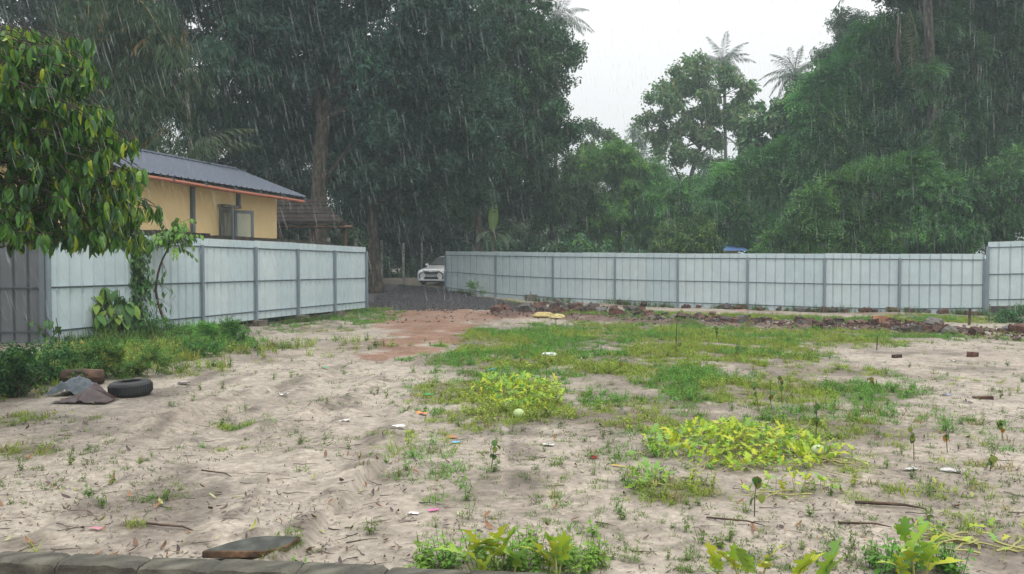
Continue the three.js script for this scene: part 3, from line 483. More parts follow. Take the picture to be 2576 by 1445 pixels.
  const gr = part('grille', new GB().quad(V(-0.34, 0.56, 2.215), V(0.34, 0.56, 2.215), V(0.44, 0.73, 2.19), V(-0.44, 0.73, 2.19)).geo(), black, car);
  part('chrome_bar', new GB().box(-0.44, 0.44, 0.675, 0.705, 2.2, 2.222).geo(false), chrome, gr);
  part('emblem', new GB().box(-0.065, -0.035, 0.64, 0.72, 2.222, 2.234).box(0.035, 0.065, 0.64, 0.72, 2.222, 2.234).box(-0.035, 0.035, 0.67, 0.69, 2.222, 2.234).geo(false), chrome, gr);
  part('lower_intake', new GB().quad(V(-0.42, 0.31, 2.205), V(0.42, 0.31, 2.205), V(0.32, 0.42, 2.217), V(-0.32, 0.42, 2.217)).geo(), black, car);
  part('number_plate', new GB().box(-0.26, 0.26, 0.41, 0.53, 2.212, 2.228).geo(false), std([0.42, 0.42, 0.41], 0.6), car, 'plain pale number plate with unreadable characters');
  part('plate_surround', new GB().box(-0.29, 0.29, 0.39, 0.55, 2.2, 2.21).geo(false), black, car);
  part('bumper_lip', new GB().box(-0.7, 0.7, 0.235, 0.3, 2.13, 2.2).geo(false), paint, car);
  part('underbody', new GB().box(-0.78, 0.78, 0.16, 0.5, -2.05, 2.02).geo(false), black, car);
}

// ---------------------------------------------------------------- trees
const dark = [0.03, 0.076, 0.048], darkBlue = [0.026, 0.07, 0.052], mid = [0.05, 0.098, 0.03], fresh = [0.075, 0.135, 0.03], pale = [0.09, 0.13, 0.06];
tree({ name: 'forest_tree', label: 'tall dark tree with straight pale trunk rising behind the house roof', d: 31, trunk: [[478, 560], [478, 330], [468, 200], [452, -60]], r: 0.13, bark: M.barkPale, lobes: [[560, 60, 150, 130], [420, 20, 130, 120], [640, 190, 120, 110, 2], [540, 270, 110, 70, 3], [390, 170, 110, 110, 3], [480, -120, 200, 120]], n: 5200, kind: 'fine', tint: dark, size: 1.5, extra: { bright: 0.02 } });
tree({ name: 'forest_tree', label: 'huge dark tree with thick forked trunk just past the house', d: 32.5, trunk: [[800, 640], [803, 470], [815, 300], [850, 180], [905, 40]], r: 0.36, lobes: [[740, 80, 150, 150], [900, 60, 170, 140], [1000, 230, 150, 130], [840, 300, 130, 90, 2.5], [700, 300, 110, 120, 2.5], [1080, 90, 150, 130], [880, -140, 260, 120], [960, 420, 130, 80, 1.5], [660, -60, 160, 110]], limbs: [[822, 450, 884, 362, 0.1], [812, 330, 790, 200, 0.2]], n: 8800, kind: 'broad', tint: darkBlue, size: 1.45, extra: { bright: 0.025 } });
tree({ name: 'forest_tree', label: 'dark tree with upright trunk beside the gate opening', d: 34.5, trunk: [[940, 705], [938, 560], [930, 430], [960, 300]], r: 0.26, lobes: [[1020, 330, 120, 100, 2], [940, 500, 100, 60, 3], [1080, 440, 130, 90, 2], [1150, 290, 130, 120]], n: 4700, kind: 'broad', tint: dark, size: 1.4, extra: { bright: 0.02 } });
tree({ name: 'forest_tree', label: 'large leafy tree whose right edge meets the white sky', d: 40, trunk: [[1205, 645], [1203, 560], [1200, 430], [1220, 260]], r: 0.24, lobes: [[1190, 60, 140, 130], [1290, 150, 130, 110], [1335, 70, 62, 56], [1400, 118, 52, 34], [1340, 280, 100, 80], [1395, 245, 55, 30], [1400, 335, 50, 24], [1230, 370, 130, 90, 1.5], [1340, 400, 90, 48], [1240, -60, 130, 110], [1250, 200, 130, 120, 2], [1150, 470, 110, 50, 3]], n: 7600, kind: 'broad', tint: [0.045, 0.1, 0.045], size: 1.5, extra: { bright: 0.1, bunch: 0.26 } });
tree({ name: 'forest_tree', label: 'lower spreading green tree drooping over the banana plant', d: 44, trunk: [[1390, 650], [1385, 540], [1370, 470]], r: 0.14, lobes: [[1330, 450, 90, 50], [1420, 470, 70, 60], [1380, 520, 90, 50], [1270, 490, 70, 36], [1240, 545, 50, 36, -1]], n: 3200, kind: 'fine', tint: [0.05, 0.092, 0.034], size: 1.5, extra: { bright: 0.06 } });
tree({ name: 'forest_tree', label: 'dark tree filling the top left corner behind the bamboo', d: 35, trunk: [[230, 640], [240, 300], [250, 60]], r: 0.22, lobes: [[60, 60, 170, 160], [230, 30, 160, 150], [120, 260, 160, 130], [330, 260, 120, 110], [250, -120, 260, 110], [330, 120, 120, 110]], n: 5600, kind: 'broad', tint: [0.028, 0.05, 0.03], size: 1.5, extra: { bright: 0.02 } });
tree({ name: 'forest_tree', label: 'dark bushy tree right behind the metal roof ridge', d: 42, trunk: [[640, 640], [640, 480], [650, 330]], r: 0.2, lobes: [[600, 380, 120, 70], [700, 420, 110, 80], [560, 300, 110, 60], [760, 340, 80, 90], [720, 540, 90, 60]], n: 3300, kind: 'broad', tint: darkBlue, size: 1.6, extra: { bright: 0.02 } });
tree({ name: 'forest_tree', label: 'dark understorey tree behind the white car', d: 50, trunk: [[1040, 665], [1042, 560], [1050, 480]], r: 0.16, lobes: [[1000, 520, 110, 70], [1100, 540, 110, 70], [1050, 610, 120, 50], [900, 560, 80, 70], [1150, 610, 60, 45], [960, 640, 80, 40]], n: 5200, kind: 'broad', tint: [0.026, 0.044, 0.028], size: 1.8, extra: { bright: 0.02 } });
tree({ name: 'forest_tree', label: 'shadowed understorey tree seen under the shelter roof', d: 44, trunk: [[770, 650], [775, 600], [780, 540]], r: 0.14, lobes: [[740, 590, 90, 50], [840, 600, 80, 50], [880, 650, 70, 40], [690, 600, 70, 60]], n: 2600, kind: 'broad', tint: [0.05, 0.085, 0.035], size: 1.6, extra: { bright: 0.05 } });
tree({ name: 'forest_tree', label: 'far dark tree closing the gap above the shelter roof', d: 58, trunk: [[850, 650], [850, 480], [860, 330]], r: 0.24, lobes: [[820, 440, 120, 90], [930, 430, 120, 100], [760, 250, 130, 120], [900, 250, 140, 110], [1020, 440, 120, 80]], n: 3400, kind: 'broad', tint: dark, size: 2.0, extra: { bright: 0.02 } });

tree({ name: 'roadside_shrub', label: 'dark low undergrowth on the bank behind the posts', d: 47.5, trunk: [[1000, 700], [1000, 680], [1002, 660]], r: 0.05, lobes: [[935, 682, 50, 26], [990, 690, 50, 22], [1050, 684, 55, 28], [1110, 680, 50, 30], [880, 684, 50, 26]], n: 1700, kind: 'broad', tint: [0.04, 0.075, 0.032], size: 1.3, extra: { bright: 0.1 } });
// right half
tree({ name: 'slender_tree', label: 'tall open tree with leaning dark trunk against the white sky', d: 58, trunk: [[1715, 640], [1740, 440], [1768, 350], [1785, 260]], r: 0.2, bark: M.bark, lobes: [[1760, 205, 90, 50], [1700, 260, 70, 50], [1830, 235, 70, 50], [1860, 300, 50, 40], [1660, 330, 50, 40], [1720, 340, 60, 30], [1800, 300, 80, 46], [1690, 390, 56, 26], [1850, 360, 50, 24], [1790, 400, 40, 16]], limbs: [[1725, 480, 1680, 390, 0.08]], n: 3300, kind: 'large', tint: [0.137, 0.225, 0.084], size: 1.25, extra: { bright: 0.16, brightTint: [0.2, 0.24, 0.1], bunch: 0.26 } });
tree({ name: 'roadside_tree', label: 'rounded yellow-green tree right behind the long fence middle', d: 46, trunk: [[1560, 650], [1558, 560], [1550, 470]], r: 0.12, lobes: [[1540, 420, 90, 56], [1600, 470, 80, 60], [1500, 480, 80, 60], [1560, 545, 110, 60], [1460, 550, 70, 60], [1640, 560, 70, 60]], n: 5200, kind: 'fine', tint: [0.104, 0.217, 0.050], size: 1.5, extra: { bright: 0.2 } });
tree({ name: 'roadside_tree', label: 'bushy green tree below the tall open tree', d: 44, trunk: [[1720, 650], [1725, 580], [1730, 520]], r: 0.1, lobes: [[1700, 500, 80, 50], [1780, 500, 80, 50], [1690, 590, 80, 50], [1790, 590, 70, 50], [1740, 545, 90, 50]], n: 4200, kind: 'fine', tint: [0.091, 0.210, 0.059], size: 1.45, extra: { bright: 0.18 } });
tree({ name: 'roadside_tree', label: 'feathery green tree spreading left of the dark right-hand mass', d: 42, trunk: [[1900, 650], [1905, 560], [1915, 470]], r: 0.13, lobes: [[1900, 450, 90, 50], [1980, 420, 80, 50], [1850, 510, 80, 45], [1950, 510, 100, 50], [1870, 570, 60, 30], [2020, 470, 60, 60]], n: 5200, kind: 'pinnate', tint: [0.086, 0.203, 0.059], size: 1.6, extra: { bright: 0.18 } });
tree({ name: 'roadside_shrub', label: 'bright small-leaved bush poking over the fence near the blue roof', d: 38, trunk: [[1745, 670], [1745, 630], [1745, 600]], r: 0.05, lobes: [[1740, 600, 60, 36], [1700, 630, 50, 22], [1768, 630, 30, 20]], n: 1500, kind: 'broad', tint: fresh, size: 1.1, extra: { bright: 0.18 } });
tree({ name: 'large_leaf_tree', label: 'big-leaved tree with open outline between the palms', d: 48, trunk: [[1985, 640], [1975, 430], [1960, 300]], r: 0.16, lobes: [[1950, 265, 40, 34], [1990, 330, 70, 40], [1930, 330, 40, 40], [1900, 390, 50, 30], [2020, 290, 60, 50], [2010, 390, 60, 40]], n: 1900, kind: 'large', tint: [0.091, 0.180, 0.070], size: 1.5, extra: { bright: 0.15, brightTint: [0.19, 0.24, 0.11], bunch: 0.28 } });
tree({ name: 'feathery_tree', label: 'big feathery green tree stepping up against the sky', d: 39, trunk: [[2160, 650], [2150, 480], [2140, 340]], r: 0.22, lobes: [[2110, 230, 80, 50], [2090, 310, 80, 60], [2170, 190, 80, 70], [2200, 290, 100, 70], [2100, 400, 90, 60], [2190, 400, 100, 60], [2230, 130, 70, 60]], n: 7000, kind: 'pinnate', tint: [0.075, 0.188, 0.063], size: 1.65, extra: { bright: 0.16, bunch: 0.26 } });
tree({ name: 'feathery_tree', label: 'dark round-topped tree behind the stepping feathery tree', d: 50, trunk: [[2130, 640], [2130, 300], [2128, 160]], r: 0.2, lobes: [[2125, 75, 36, 40], [2130, 130, 60, 50], [2190, 100, 60, 50], [2150, 200, 80, 60], [2240, 60, 50, 50]], n: 2600, kind: 'fine', tint: [0.058, 0.105, 0.048], size: 1.6, extra: { bright: 0.04 } });
tree({ name: 'feathery_tree', label: 'tall feathery tree filling the top right corner', d: 37, trunk: [[2440, 650], [2440, 400], [2450, 180]], r: 0.28, lobes: [[2310, 60, 90, 80], [2420, 40, 110, 90], [2540, 60, 110, 100], [2350, 180, 110, 80], [2480, 190, 120, 90], [2580, 220, 90, 100], [2330, 300, 110, 80], [2450, 330, 120, 80], [2420, -90, 240, 90]], n: 8200, kind: 'pinnate', tint: [0.040, 0.097, 0.042], size: 1.6, extra: { bright: 0.12, bunch: 0.26 } });
tree({ name: 'feathery_tree', label: 'low feathery tree leaning over the fence at right', d: 33, trunk: [[2300, 660], [2290, 600], [2260, 520]], r: 0.13, lobes: [[2160, 500, 90, 50], [2250, 470, 90, 50], [2110, 570, 80, 50], [2220, 580, 100, 50], [2060, 530, 50, 40], [2190, 620, 90, 30], [2000, 612, 46, 26, 2], [1950, 628, 30, 16, 2]], n: 5200, kind: 'pinnate', tint: [0.071, 0.153, 0.039], size: 1.35, extra: { bright: 0.2 } });
tree({ name: 'feathery_tree', label: 'green thicket tree directly behind the raised fence stretch', d: 31, trunk: [[2430, 660], [2430, 590], [2440, 520]], r: 0.12, lobes: [[2380, 510, 90, 56], [2470, 480, 90, 50], [2350, 590, 90, 46], [2460, 580, 90, 46], [2560, 520, 80, 70], [2550, 420, 60, 50]], n: 5600, kind: 'fine', tint: [0.058, 0.138, 0.042], size: 1.25, extra: { bright: 0.18 } });
tree({ name: 'feathery_tree', label: 'dark filler tree in shade behind the coconut trunk', d: 45, trunk: [[2330, 650], [2330, 500], [2335, 380]], r: 0.2, lobes: [[2280, 400, 110, 80], [2400, 420, 130, 90], [2520, 400, 110, 90], [2300, 520, 120, 80], [2450, 550, 140, 80], [2120, 600, 90, 50], [2000, 590, 90, 56]], n: 6000, kind: 'broad', tint: [0.036, 0.075, 0.039], size: 1.7, extra: { bright: 0.02 } });
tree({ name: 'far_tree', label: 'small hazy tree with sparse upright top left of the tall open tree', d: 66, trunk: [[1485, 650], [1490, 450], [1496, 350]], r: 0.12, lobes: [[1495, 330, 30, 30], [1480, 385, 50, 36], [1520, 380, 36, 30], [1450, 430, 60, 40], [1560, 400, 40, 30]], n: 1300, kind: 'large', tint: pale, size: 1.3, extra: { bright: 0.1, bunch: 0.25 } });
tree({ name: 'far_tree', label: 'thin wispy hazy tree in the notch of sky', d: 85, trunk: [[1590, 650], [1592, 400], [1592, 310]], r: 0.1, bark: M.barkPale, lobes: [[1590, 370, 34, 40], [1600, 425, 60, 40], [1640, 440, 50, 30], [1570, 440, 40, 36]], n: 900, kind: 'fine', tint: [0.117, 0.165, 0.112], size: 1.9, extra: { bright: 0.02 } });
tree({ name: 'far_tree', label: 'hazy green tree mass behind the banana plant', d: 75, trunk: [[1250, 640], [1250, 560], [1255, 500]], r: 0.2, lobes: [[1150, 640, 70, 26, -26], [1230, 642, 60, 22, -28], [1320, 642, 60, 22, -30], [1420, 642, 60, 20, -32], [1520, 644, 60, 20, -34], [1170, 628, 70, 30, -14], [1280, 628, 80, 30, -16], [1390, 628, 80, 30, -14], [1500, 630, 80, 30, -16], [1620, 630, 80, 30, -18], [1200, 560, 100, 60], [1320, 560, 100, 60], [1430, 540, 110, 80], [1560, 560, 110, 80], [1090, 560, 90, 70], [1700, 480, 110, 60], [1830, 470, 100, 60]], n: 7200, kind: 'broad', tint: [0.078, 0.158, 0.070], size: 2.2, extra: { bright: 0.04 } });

// ---------------------------------------------------------------- palms, bamboo, banana
function frond(L, n, droop, hang, wid = 0.06) { // feather leaf along +z
  const b = new GB(), pts = []; for (let k = 0; k <= 10; k++) { const t = k / 10; pts.push(V(0, Math.sin(t * 1.5) * L * 0.22 - t * t * L * droop, t * L * (1 - 0.25 * t * droop))); } b.tube(pts, pts.map((_, k) => 0.022 * (1.1 - k / 10)), 4, false);
  const cv = new THREE.CatmullRomCurve3(pts);
  for (let k = 2; k < n; k++) for (const s of [-1, 1]) { const t = k / n, p = cv.getPoint(t), l = L * 0.24 * Math.sin(Math.PI * (0.12 + 0.8 * t)) * R(0.85, 1.1), m = mtx(p, new THREE.Quaternion().setFromEuler(new THREE.Euler(hang + R(-0.15, 0.25), s * R(0.75, 1.1), s * 0.2, 'YXZ')), 1); leafInto(b, l, wid, { bend: R(0.3, 0.9), segs: 2, fold: 0.4, m }); }
  return b.geo();
}
function palm(label, d, trunk, crown, n, L, tint, o = {}) {
  const f = at(...trunk[0], d), base = V(f.x, height0(f.x, d) - 0.05, -d), g = thing('coconut_palm', label, 'palm', base), pts = trunk.map(([x, y], k) => (k ? at(x, y, d).sub(base) : V(0, 0, 0))), cv = new THREE.CatmullRomCurve3(pts), fine = []; for (let k = 0; k <= 24; k++) fine.push(cv.getPoint(k / 24));
  part('trunk', new GB().tube(fine, fine.map((_, k) => (o.r ?? 0.15) * (k % 2 ? 1.05 : 0.98) * lerp(1.1, 0.8, k / 24)), 9).geo(), M.palmBark, g);
  const c = at(...crown, d).sub(base), gs = [frond(L, 30, 0.55, 0.7), frond(L, 30, 0.9, 0.9), frond(L, 30, 0.25, 0.4)];
  for (let k = 0; k < n; k++) { const a = k * 2.4, e = o.els ? o.els[k % o.els.length] : lerp(1.2, -0.5, k / n), m = part('frond', pick(gs), leafMat({ color: vary(tint, 0.15), clearcoat: 0.3 }), g); m.rotation.set(-e, a, 0, 'YXZ'); m.position.copy(c); }
  return g;
}
palm('coconut palm peeking above the crown of the large leafy tree', 66, [[1400, 640], [1398, 420], [1396, 200], [1400, 60]], [1402, 52], 22, 3.1, [0.07, 0.1, 0.06], { r: 0.15 });
palm('coconut palm top rising behind the tall open tree', 74, [[1828, 640], [1826, 420], [1822, 160]], [1820, 162], 22, 3.0, [0.07, 0.1, 0.065], { r: 0.16 });
palm('coconut palm with drooping leaves beside the big-leaved tree', 64, [[2010, 640], [2008, 400], [2002, 190]], [2000, 190], 22, 2.7, [0.06, 0.09, 0.05], { r: 0.15 });
{ // near coconut trunk at the right with one hanging frond
  const g = palm('tall coconut palm trunk in front of the right-hand trees', 34.5, [[2352, 650], [2350, 440], [2345, 250], [2332, -40], [2328, -110]], [2330, -120], 12, 4, [0.05, 0.085, 0.03], { r: 0.2 });
  crownInto(g, g.position, [lobe(2346, 330, 34.1, 30, 46), lobe(2340, 190, 34.1, 22, 36), lobe(2356, 420, 33.9, 44, 40)], 260, 'pinnate', [0.055, 0.12, 0.04], 1.15, M.leaf, { bright: 0.1 });
  const m = part('hanging_frond', frond(3.4, 34, 0.2, 0.9), leafMat({ color: col(0.1, 0.13, 0.05) }), g, 'long limp frond hanging straight down'); m.position.copy(at(2288, 20, 34.3).sub(g.position)); m.rotation.set(1.5, 0.4, 0, 'YXZ');
  const m2 = part('hanging_frond', frond(2.6, 30, 0.3, 1.0), leafMat({ color: col(0.11, 0.09, 0.07) }), g, 'dry brown hanging frond'); m2.position.copy(at(2262, 40, 34.4).sub(g.position)); m2.rotation.set(1.45, -0.6, 0, 'YXZ');
}
{ // palm leaf arching over the roof ridge and one by the banana
  for (const [px, py, d, L, a, e, lab] of [[455, 430, 27.5, 3.2, 1.5, 0.75, 'young palm with arching leaves just above the roof ridge'], [1345, 640, 47, 3.4, 1.2, 0.9, 'young palm with arching leaves behind the fence by the banana plant']]) {
    const p = at(px, py, d), f = height0(p.x, d), g = thing('young_palm', lab, 'palm', V(p.x, f, -d)), y = p.y - f; part('stem', new GB().tube([V(0, -0.1, 0), V(0.02, y * 0.5, 0), V(0, y, 0)], [0.12, 0.1, 0.08], 8).geo(), M.palmBark, g);
    for (let k = 0; k < 8; k++) { const m = part('frond', frond(L, 30, R(0.4, 0.7), 0.9), leafMat({ color: vary([0.055, 0.085, 0.03], 0.2) }), g); m.position.y = y; m.rotation.set(-e * R(0.6, 1.3), a + k * 0.8 + R(-0.2, 0.2), 0, 'YXZ'); }
  }
}
{ // bamboo
  const d = 24.5, base = at(250, 600, d); base.y = height0(base.x, d); const g = thing('bamboo_clump', 'bamboo clump with arching yellowish stems behind the leafy tree', 'bamboo', base), cm = std([0.24, 0.2, 0.06], 0.55), lists = [[], []];
  const ends = [[430, 120], [480, 300], [400, 250], [330, 120], [300, 330], [450, 380], [220, 60], [360, 390], [160, 200], [280, 200], [500, 215], [380, 60]];
  ends.forEach(([ex, ey], k) => {
    const e = at(ex, ey, d + R(-2, 1)).sub(base), s = V(gauss() * 0.5 - 0.3, -0.1, gauss() * 0.5 - 0.3), top = V(lerp(s.x, e.x, 0.45), e.y + R(1, 2.2), lerp(s.z, e.z, 0.4)), cv = new THREE.CatmullRomCurve3([s, V(lerp(s.x, top.x, 0.4), top.y * 0.55, lerp(s.z, top.z, 0.4)), top, e]), pts = []; for (let j = 0; j <= 20; j++) pts.push(cv.getPoint(j / 20));
    part('culm', new GB().tube(pts, pts.map((_, j) => 0.035 * (1.08 - j / 20) + (j % 2 ? 0.002 : 0)), 6).geo(), cm, g);
    for (let j = 0; j < 210; j++) { const t = R(0.35, 1), p = cv.getPoint(t).add(V(gauss() * 0.5, gauss() * 0.4 - 0.2, gauss() * 0.5)); lists[j & 1].push({ m: mtx(p, new THREE.Quaternion().setFromEuler(new THREE.Euler(R(-0.1, 1.1), rnd() * 6.28, 0, 'YXZ')), R(0.8, 1.5)), c: rnd() < 0.05 ? vary([0.14, 0.1, 0.03], 0.3) : vary([0.036, 0.074, 0.03], 0.25) }); }
  });
  lists.forEach((L, k) => { instances('foliage', S.bamboo[k], M.leafDull, L, g).userData.kind = 'stuff'; });
}
{ // banana plant behind the fence
  const d = 40.2, p = at(1240, 640, d); p.y = height0(p.x, d); const g = thing('banana_plant', 'banana plant with broad torn leaves behind the fence', 'plant', p); part('stem', new GB().tube([V(0, -0.1, 0), V(0.03, 0.7, 0), V(0, at(0, 580, d).y - p.y, 0)], [0.12, 0.1, 0.07], 8).geo(), std([0.12, 0.14, 0.06], 0.7), g);
  const y = at(0, 585, d).y - p.y;
  for (const [a, e, L, c] of [[0.3, 1.45, 1.6, [0.15, 0.24, 0.05]], [1.5, 0.9, 1.7, [0.05, 0.09, 0.04]], [1.9, 0.25, 1.5, [0.12, 0.16, 0.1]], [-1.4, 0.5, 1.5, [0.1, 0.14, 0.08]], [-0.7, 0.2, 1.4, [0.06, 0.1, 0.04]], [2.6, 0.7, 1.5, [0.06, 0.1, 0.04]], [0.9, -0.1, 1.4, [0.05, 0.085, 0.035]], [-2.3, 0.4, 1.5, [0.06, 0.1, 0.04]]]) { const b = new GB(); leafInto(b, L, 0.5, { bend: e > 1.3 ? 0.2 : 1.3, fold: 0.2, segs: 9 }); b.tube([V(0, -0.01, -0.2), V(0, -0.012, 0.5)], [0.02, 0.012], 4); const m = part('leaf', b.geo(), leafMat({ color: col(...c), clearcoat: 0.6 }), g); m.position.y = y; m.rotation.set(-e, a, 0, 'YXZ'); }
}
{ // buildings glimpsed through the trees
  const far = (name, label, px, py, d, w, h, wallC, roofC, rh) => { const p = at(px, py, d); p.y = height0(p.x, d); const g = thing(name, label, 'house', p); part('wall', new GB().box(-w / 2, w / 2, -0.3, h, -4, 0).geo(false), std(wallC, 0.85, { map: T.wall }), g); const b = new GB(); for (const s of [0, 1]) { const z0 = s ? -4.4 : 0.4; b.quad(V(-w / 2 - 0.4, h - 0.1, z0), V(w / 2 + 0.4, h - 0.1, z0), V(w / 2 + 0.1, h + rh, -2), V(-w / 2 - 0.1, h + rh, -2)); } b.tri(V(-w / 2 - 0.4, h - 0.1, 0.4), V(-w / 2 - 0.4, h - 0.1, -4.4), V(-w / 2 - 0.1, h + rh, -2)).tri(V(w / 2 + 0.4, h - 0.1, 0.4), V(w / 2 + 0.4, h - 0.1, -4.4), V(w / 2 + 0.1, h + rh, -2)); part('roof', b.geo(false), std(roofC, 0.6, { map: T.metal }), g); };
  far('blue_roof_house', 'cream house with blue roof glimpsed through the bushes', 1838, 620, 40.8, 0.8, 2.2, [0.6, 0.5, 0.4], [0.16, 0.3, 0.62], 0.5);
  far('grey_roof_house', 'house with grey-green hipped roof glimpsed behind the right-hand trees', 1985, 600, 39.5, 1.8, 2.6, [0.1, 0.11, 0.1], [0.12, 0.15, 0.14], 0.5);
}

// ---------------------------------------------------------------- near leafy tree at the left
const leafVar = [0, 1, 2].map((k) => { const b = new GB(); leafInto(b, 0.155, 0.045, { bend: [0.5, 0.9, 1.4][k], fold: [0.15, 0.35, 0.25][k], segs: 6 }); return b.geo(); });
{
  const base = V(-5.7, height0(-5.7, 7.6) - 0.05, -7.6), g = thing('leafy_tree', 'near tree with large glossy drooping leaves at the left edge', 'tree', base), tb = new GB(), bb = new GB();
  const tp = [V(0, 0, 0), V(0.08, 1, 0.05), V(-0.05, 2, 0), V(0.05, 3, 0.05), V(0, 4.1, 0)]; tb.tube(new THREE.CatmullRomCurve3(tp).getPoints(16), Array.from({ length: 17 }, (_, k) => lerp(0.13, 0.04, k / 16)), 10); part('trunk', tb.geo(), M.bark, g);
  const edge = [[40, -40], [60, 15], [100, 140], [180, 195], [260, 215], [330, 245], [400, 300], [470, 350], [530, 352], [590, 330], [640, 240], [670, 120]]; // [row, reach]
  const reach = (y) => { let k = 0; while (k + 2 < edge.length && y > edge[k + 1][0]) k++; return lerp(edge[k][1], edge[k + 1][1], clamp((y - edge[k][0]) / (edge[k + 1][0] - edge[k][0]), 0, 1)); };
  const leaves = [], mats = [[0.034, 0.115, 0.016], [0.06, 0.17, 0.016], [0.024, 0.08, 0.026], [0.13, 0.25, 0.014], [0.27, 0.33, 0.018]].map((c) => leafMat({ color: col(...c), clearcoat: 0.5, clearcoatRoughness: 0.18, transmission: 0.3 }));
  const whorl = (p, n, young) => { for (let k = 0; k < n; k++) { const a = k / n * 6.28 + R(-0.4, 0.4), e = R(-0.85, -1.5), m = mtx(p.clone().add(V(gauss() * 0.02, gauss() * 0.02, gauss() * 0.02)), new THREE.Quaternion().setFromEuler(new THREE.Euler(-e, a, R(-0.3, 0.3), 'YXZ')), V(R(0.7, 1.05), 1, R(0.55, 1.15)).multiplyScalar(R(0.85, 1.05))); const r = rnd(); leaves.push({ m, v: Math.floor(rnd() * 3), c: r < (young ? 0.34 : 0.14) ? (rnd() < 0.35 ? 4 : 3) : r < 0.5 ? 1 : r < 0.8 ? 0 : 2, p }); } };
  for (let k = 0; k < 1900; k++) {
    const y = 35 + 575 * Math.pow(rnd(), 0.85), rx = reach(y) + (noise(y * 0.03, 4, 2) - 0.5) * 120 + (noise(y * 0.09, 7, 2) - 0.5) * 90 + (rnd() < 0.06 ? R(0, 45) : 0), x = rx - Math.pow(rnd(), 1.5) * (rx + 260) - (k % 5 ? 0 : R(0, 20)), d = 7.4 + R(-1.1, 1.3) * (1 - 0.3 * rnd()), p = at(x, y, d).sub(base);
    whorl(p, 6 + Math.floor(rnd() * 4), rx - x < 60);
    if (k % 34 === 0) { const t = clamp((p.y - 0.3) / 4.2, 0.15, 0.95), c = new THREE.CatmullRomCurve3(tp).getPoint(t); limb(bb, c, p.clone().add(V(0, 0.02, 0)), 0.018, 0.004, 0.07, 5); } else limb(bb, p.clone().add(V(-R(0.05, 0.2), R(0.02, 0.12), R(-0.15, 0.15))), p, 0.005, 0.003, 0.06, 4);
  }
  for (const [x, y] of [[372, 520], [350, 445], [360, 500], [330, 560]]) { const p = at(x, y, 7.1).sub(base); whorl(p, 4, true); limb(bb, at(x - 130, y - 10, 7.3).sub(base), p, 0.008, 0.003, 0.05, 5); }
  part('branches', bb.geo(), M.bark, g);
  leaves.sort((a, b) => b.p.z - a.p.z + (b.p.x - a.p.x) * 0.6);
  leaves.slice(0, 300).forEach((l) => { const m = part('leaf', leafVar[l.v], mats[l.c], g); m.applyMatrix4(l.m); });
  for (let v = 0; v < 3; v++) for (let c = 0; c < 5; c++) { const L = leaves.slice(300).filter((l) => l.v === v && l.c === c).map((l) => ({ m: l.m })); if (L.length) instances('foliage', leafVar[v], mats[c], L, g).userData.kind = 'stuff'; }
}
// ---------------------------------------------------------------- sapling, shrub, climber by the left fence
function leftSpot(px, off) { const u = (px - 1288) / F, t = (u * C0[1] - C0[0]) / (3.25 - u * 13.15), x = C0[0] + 3.25 * t + 0.971 * off, d = C0[1] + 13.15 * t - 0.24 * off; return V(x, height(x, d), -d); } // a spot on the ground in front of the left fence
const leafSmall = [0, 1].map((k) => { const b = new GB(); leafInto(b, 0.1, 0.042, { bend: 0.6 + k * 0.5, fold: 0.2, segs: 3 }); return b.geo(); });
const leafBig = [0, 1].map((k) => { const b = new GB(); leafInto(b, 0.26, 0.115, { bend: 0.7 + k * 0.6, fold: 0.25, segs: 6 }); return b.geo(); });
{
  const base = leftSpot(388, 0.4); const d = -base.z - 0.02, g = thing('sapling', 'slender sapling with fan of fresh green leaves against the fence', 'sapling', base), b = new GB();
  const pts = [V(0, -0.05, 0), at(392, 740, d).sub(base), at(402, 670, d).sub(base), at(420, 630, d).sub(base), at(440, 598, d).sub(base)], cv = new THREE.CatmullRomCurve3(pts); b.tube(cv.getPoints(14), Array.from({ length: 15 }, (_, k) => lerp(0.03, 0.012, k / 14)), 7); part('stem', b.geo(), M.barkBrown, g);
  const fm = [[0.12, 0.26, 0.035], [0.08, 0.19, 0.03], [0.17, 0.3, 0.05]].map((c) => leafMat({ color: col(...c) })), bb = new GB(), c0 = at(436, 606, d).sub(base); let n = 0;
  for (let f = 0; f < 29; f++) { // compound leaves radiating from the top
    const a = f * 2.4, e = R(-0.3, 1.25), L = R(0.3, 0.62), dir = V(Math.cos(a) * Math.cos(e), Math.sin(e), Math.sin(a) * Math.cos(e) * 0.8), st = c0.clone().add(V(gauss() * 0.05, R(-0.1, 0.25), gauss() * 0.05)); const pp = []; for (let k = 0; k <= 5; k++) { const t = k / 5; pp.push(st.clone().addScaledVector(dir, L * t).add(V(0, -0.16 * t * t, 0))); } bb.tube(pp, 0.004, 4, false);
    for (let k = 1; k <= 5; k++) for (const s of [-1, 1]) { const yaw = Math.atan2(dir.x, dir.z), m = mtx(pp[k], new THREE.Quaternion().setFromEuler(new THREE.Euler(R(0.2, 0.8), yaw + s * R(0.5, 1.1), 0, 'YXZ')), R(1.3, 1.9)); if (n++ < 290) part('leaflet', leafSmall[k & 1], fm[f % 3], g).applyMatrix4(m); }
  }
  for (const [px, py] of [[412, 690], [425, 735], [415, 765], [405, 790]]) for (let k = 0; k < 5; k++) { const q = at(px + R(-18, 18), py + R(-12, 12), d - 0.05).sub(base); part('leaflet', leafSmall[k & 1], fm[1], g).applyMatrix4(mtx(q, new THREE.Quaternion().setFromEuler(new THREE.Euler(R(0.4, 1.2), rnd() * 6.28, 0, 'YXZ')), R(1.1, 1.7))); limb(bb, cv.getPoint(clamp((815 - py) / 220, 0, 1)), q, 0.004, 0.002, 0.05, 4); }
  part('twigs', bb.geo(), M.barkBrown, g);
}
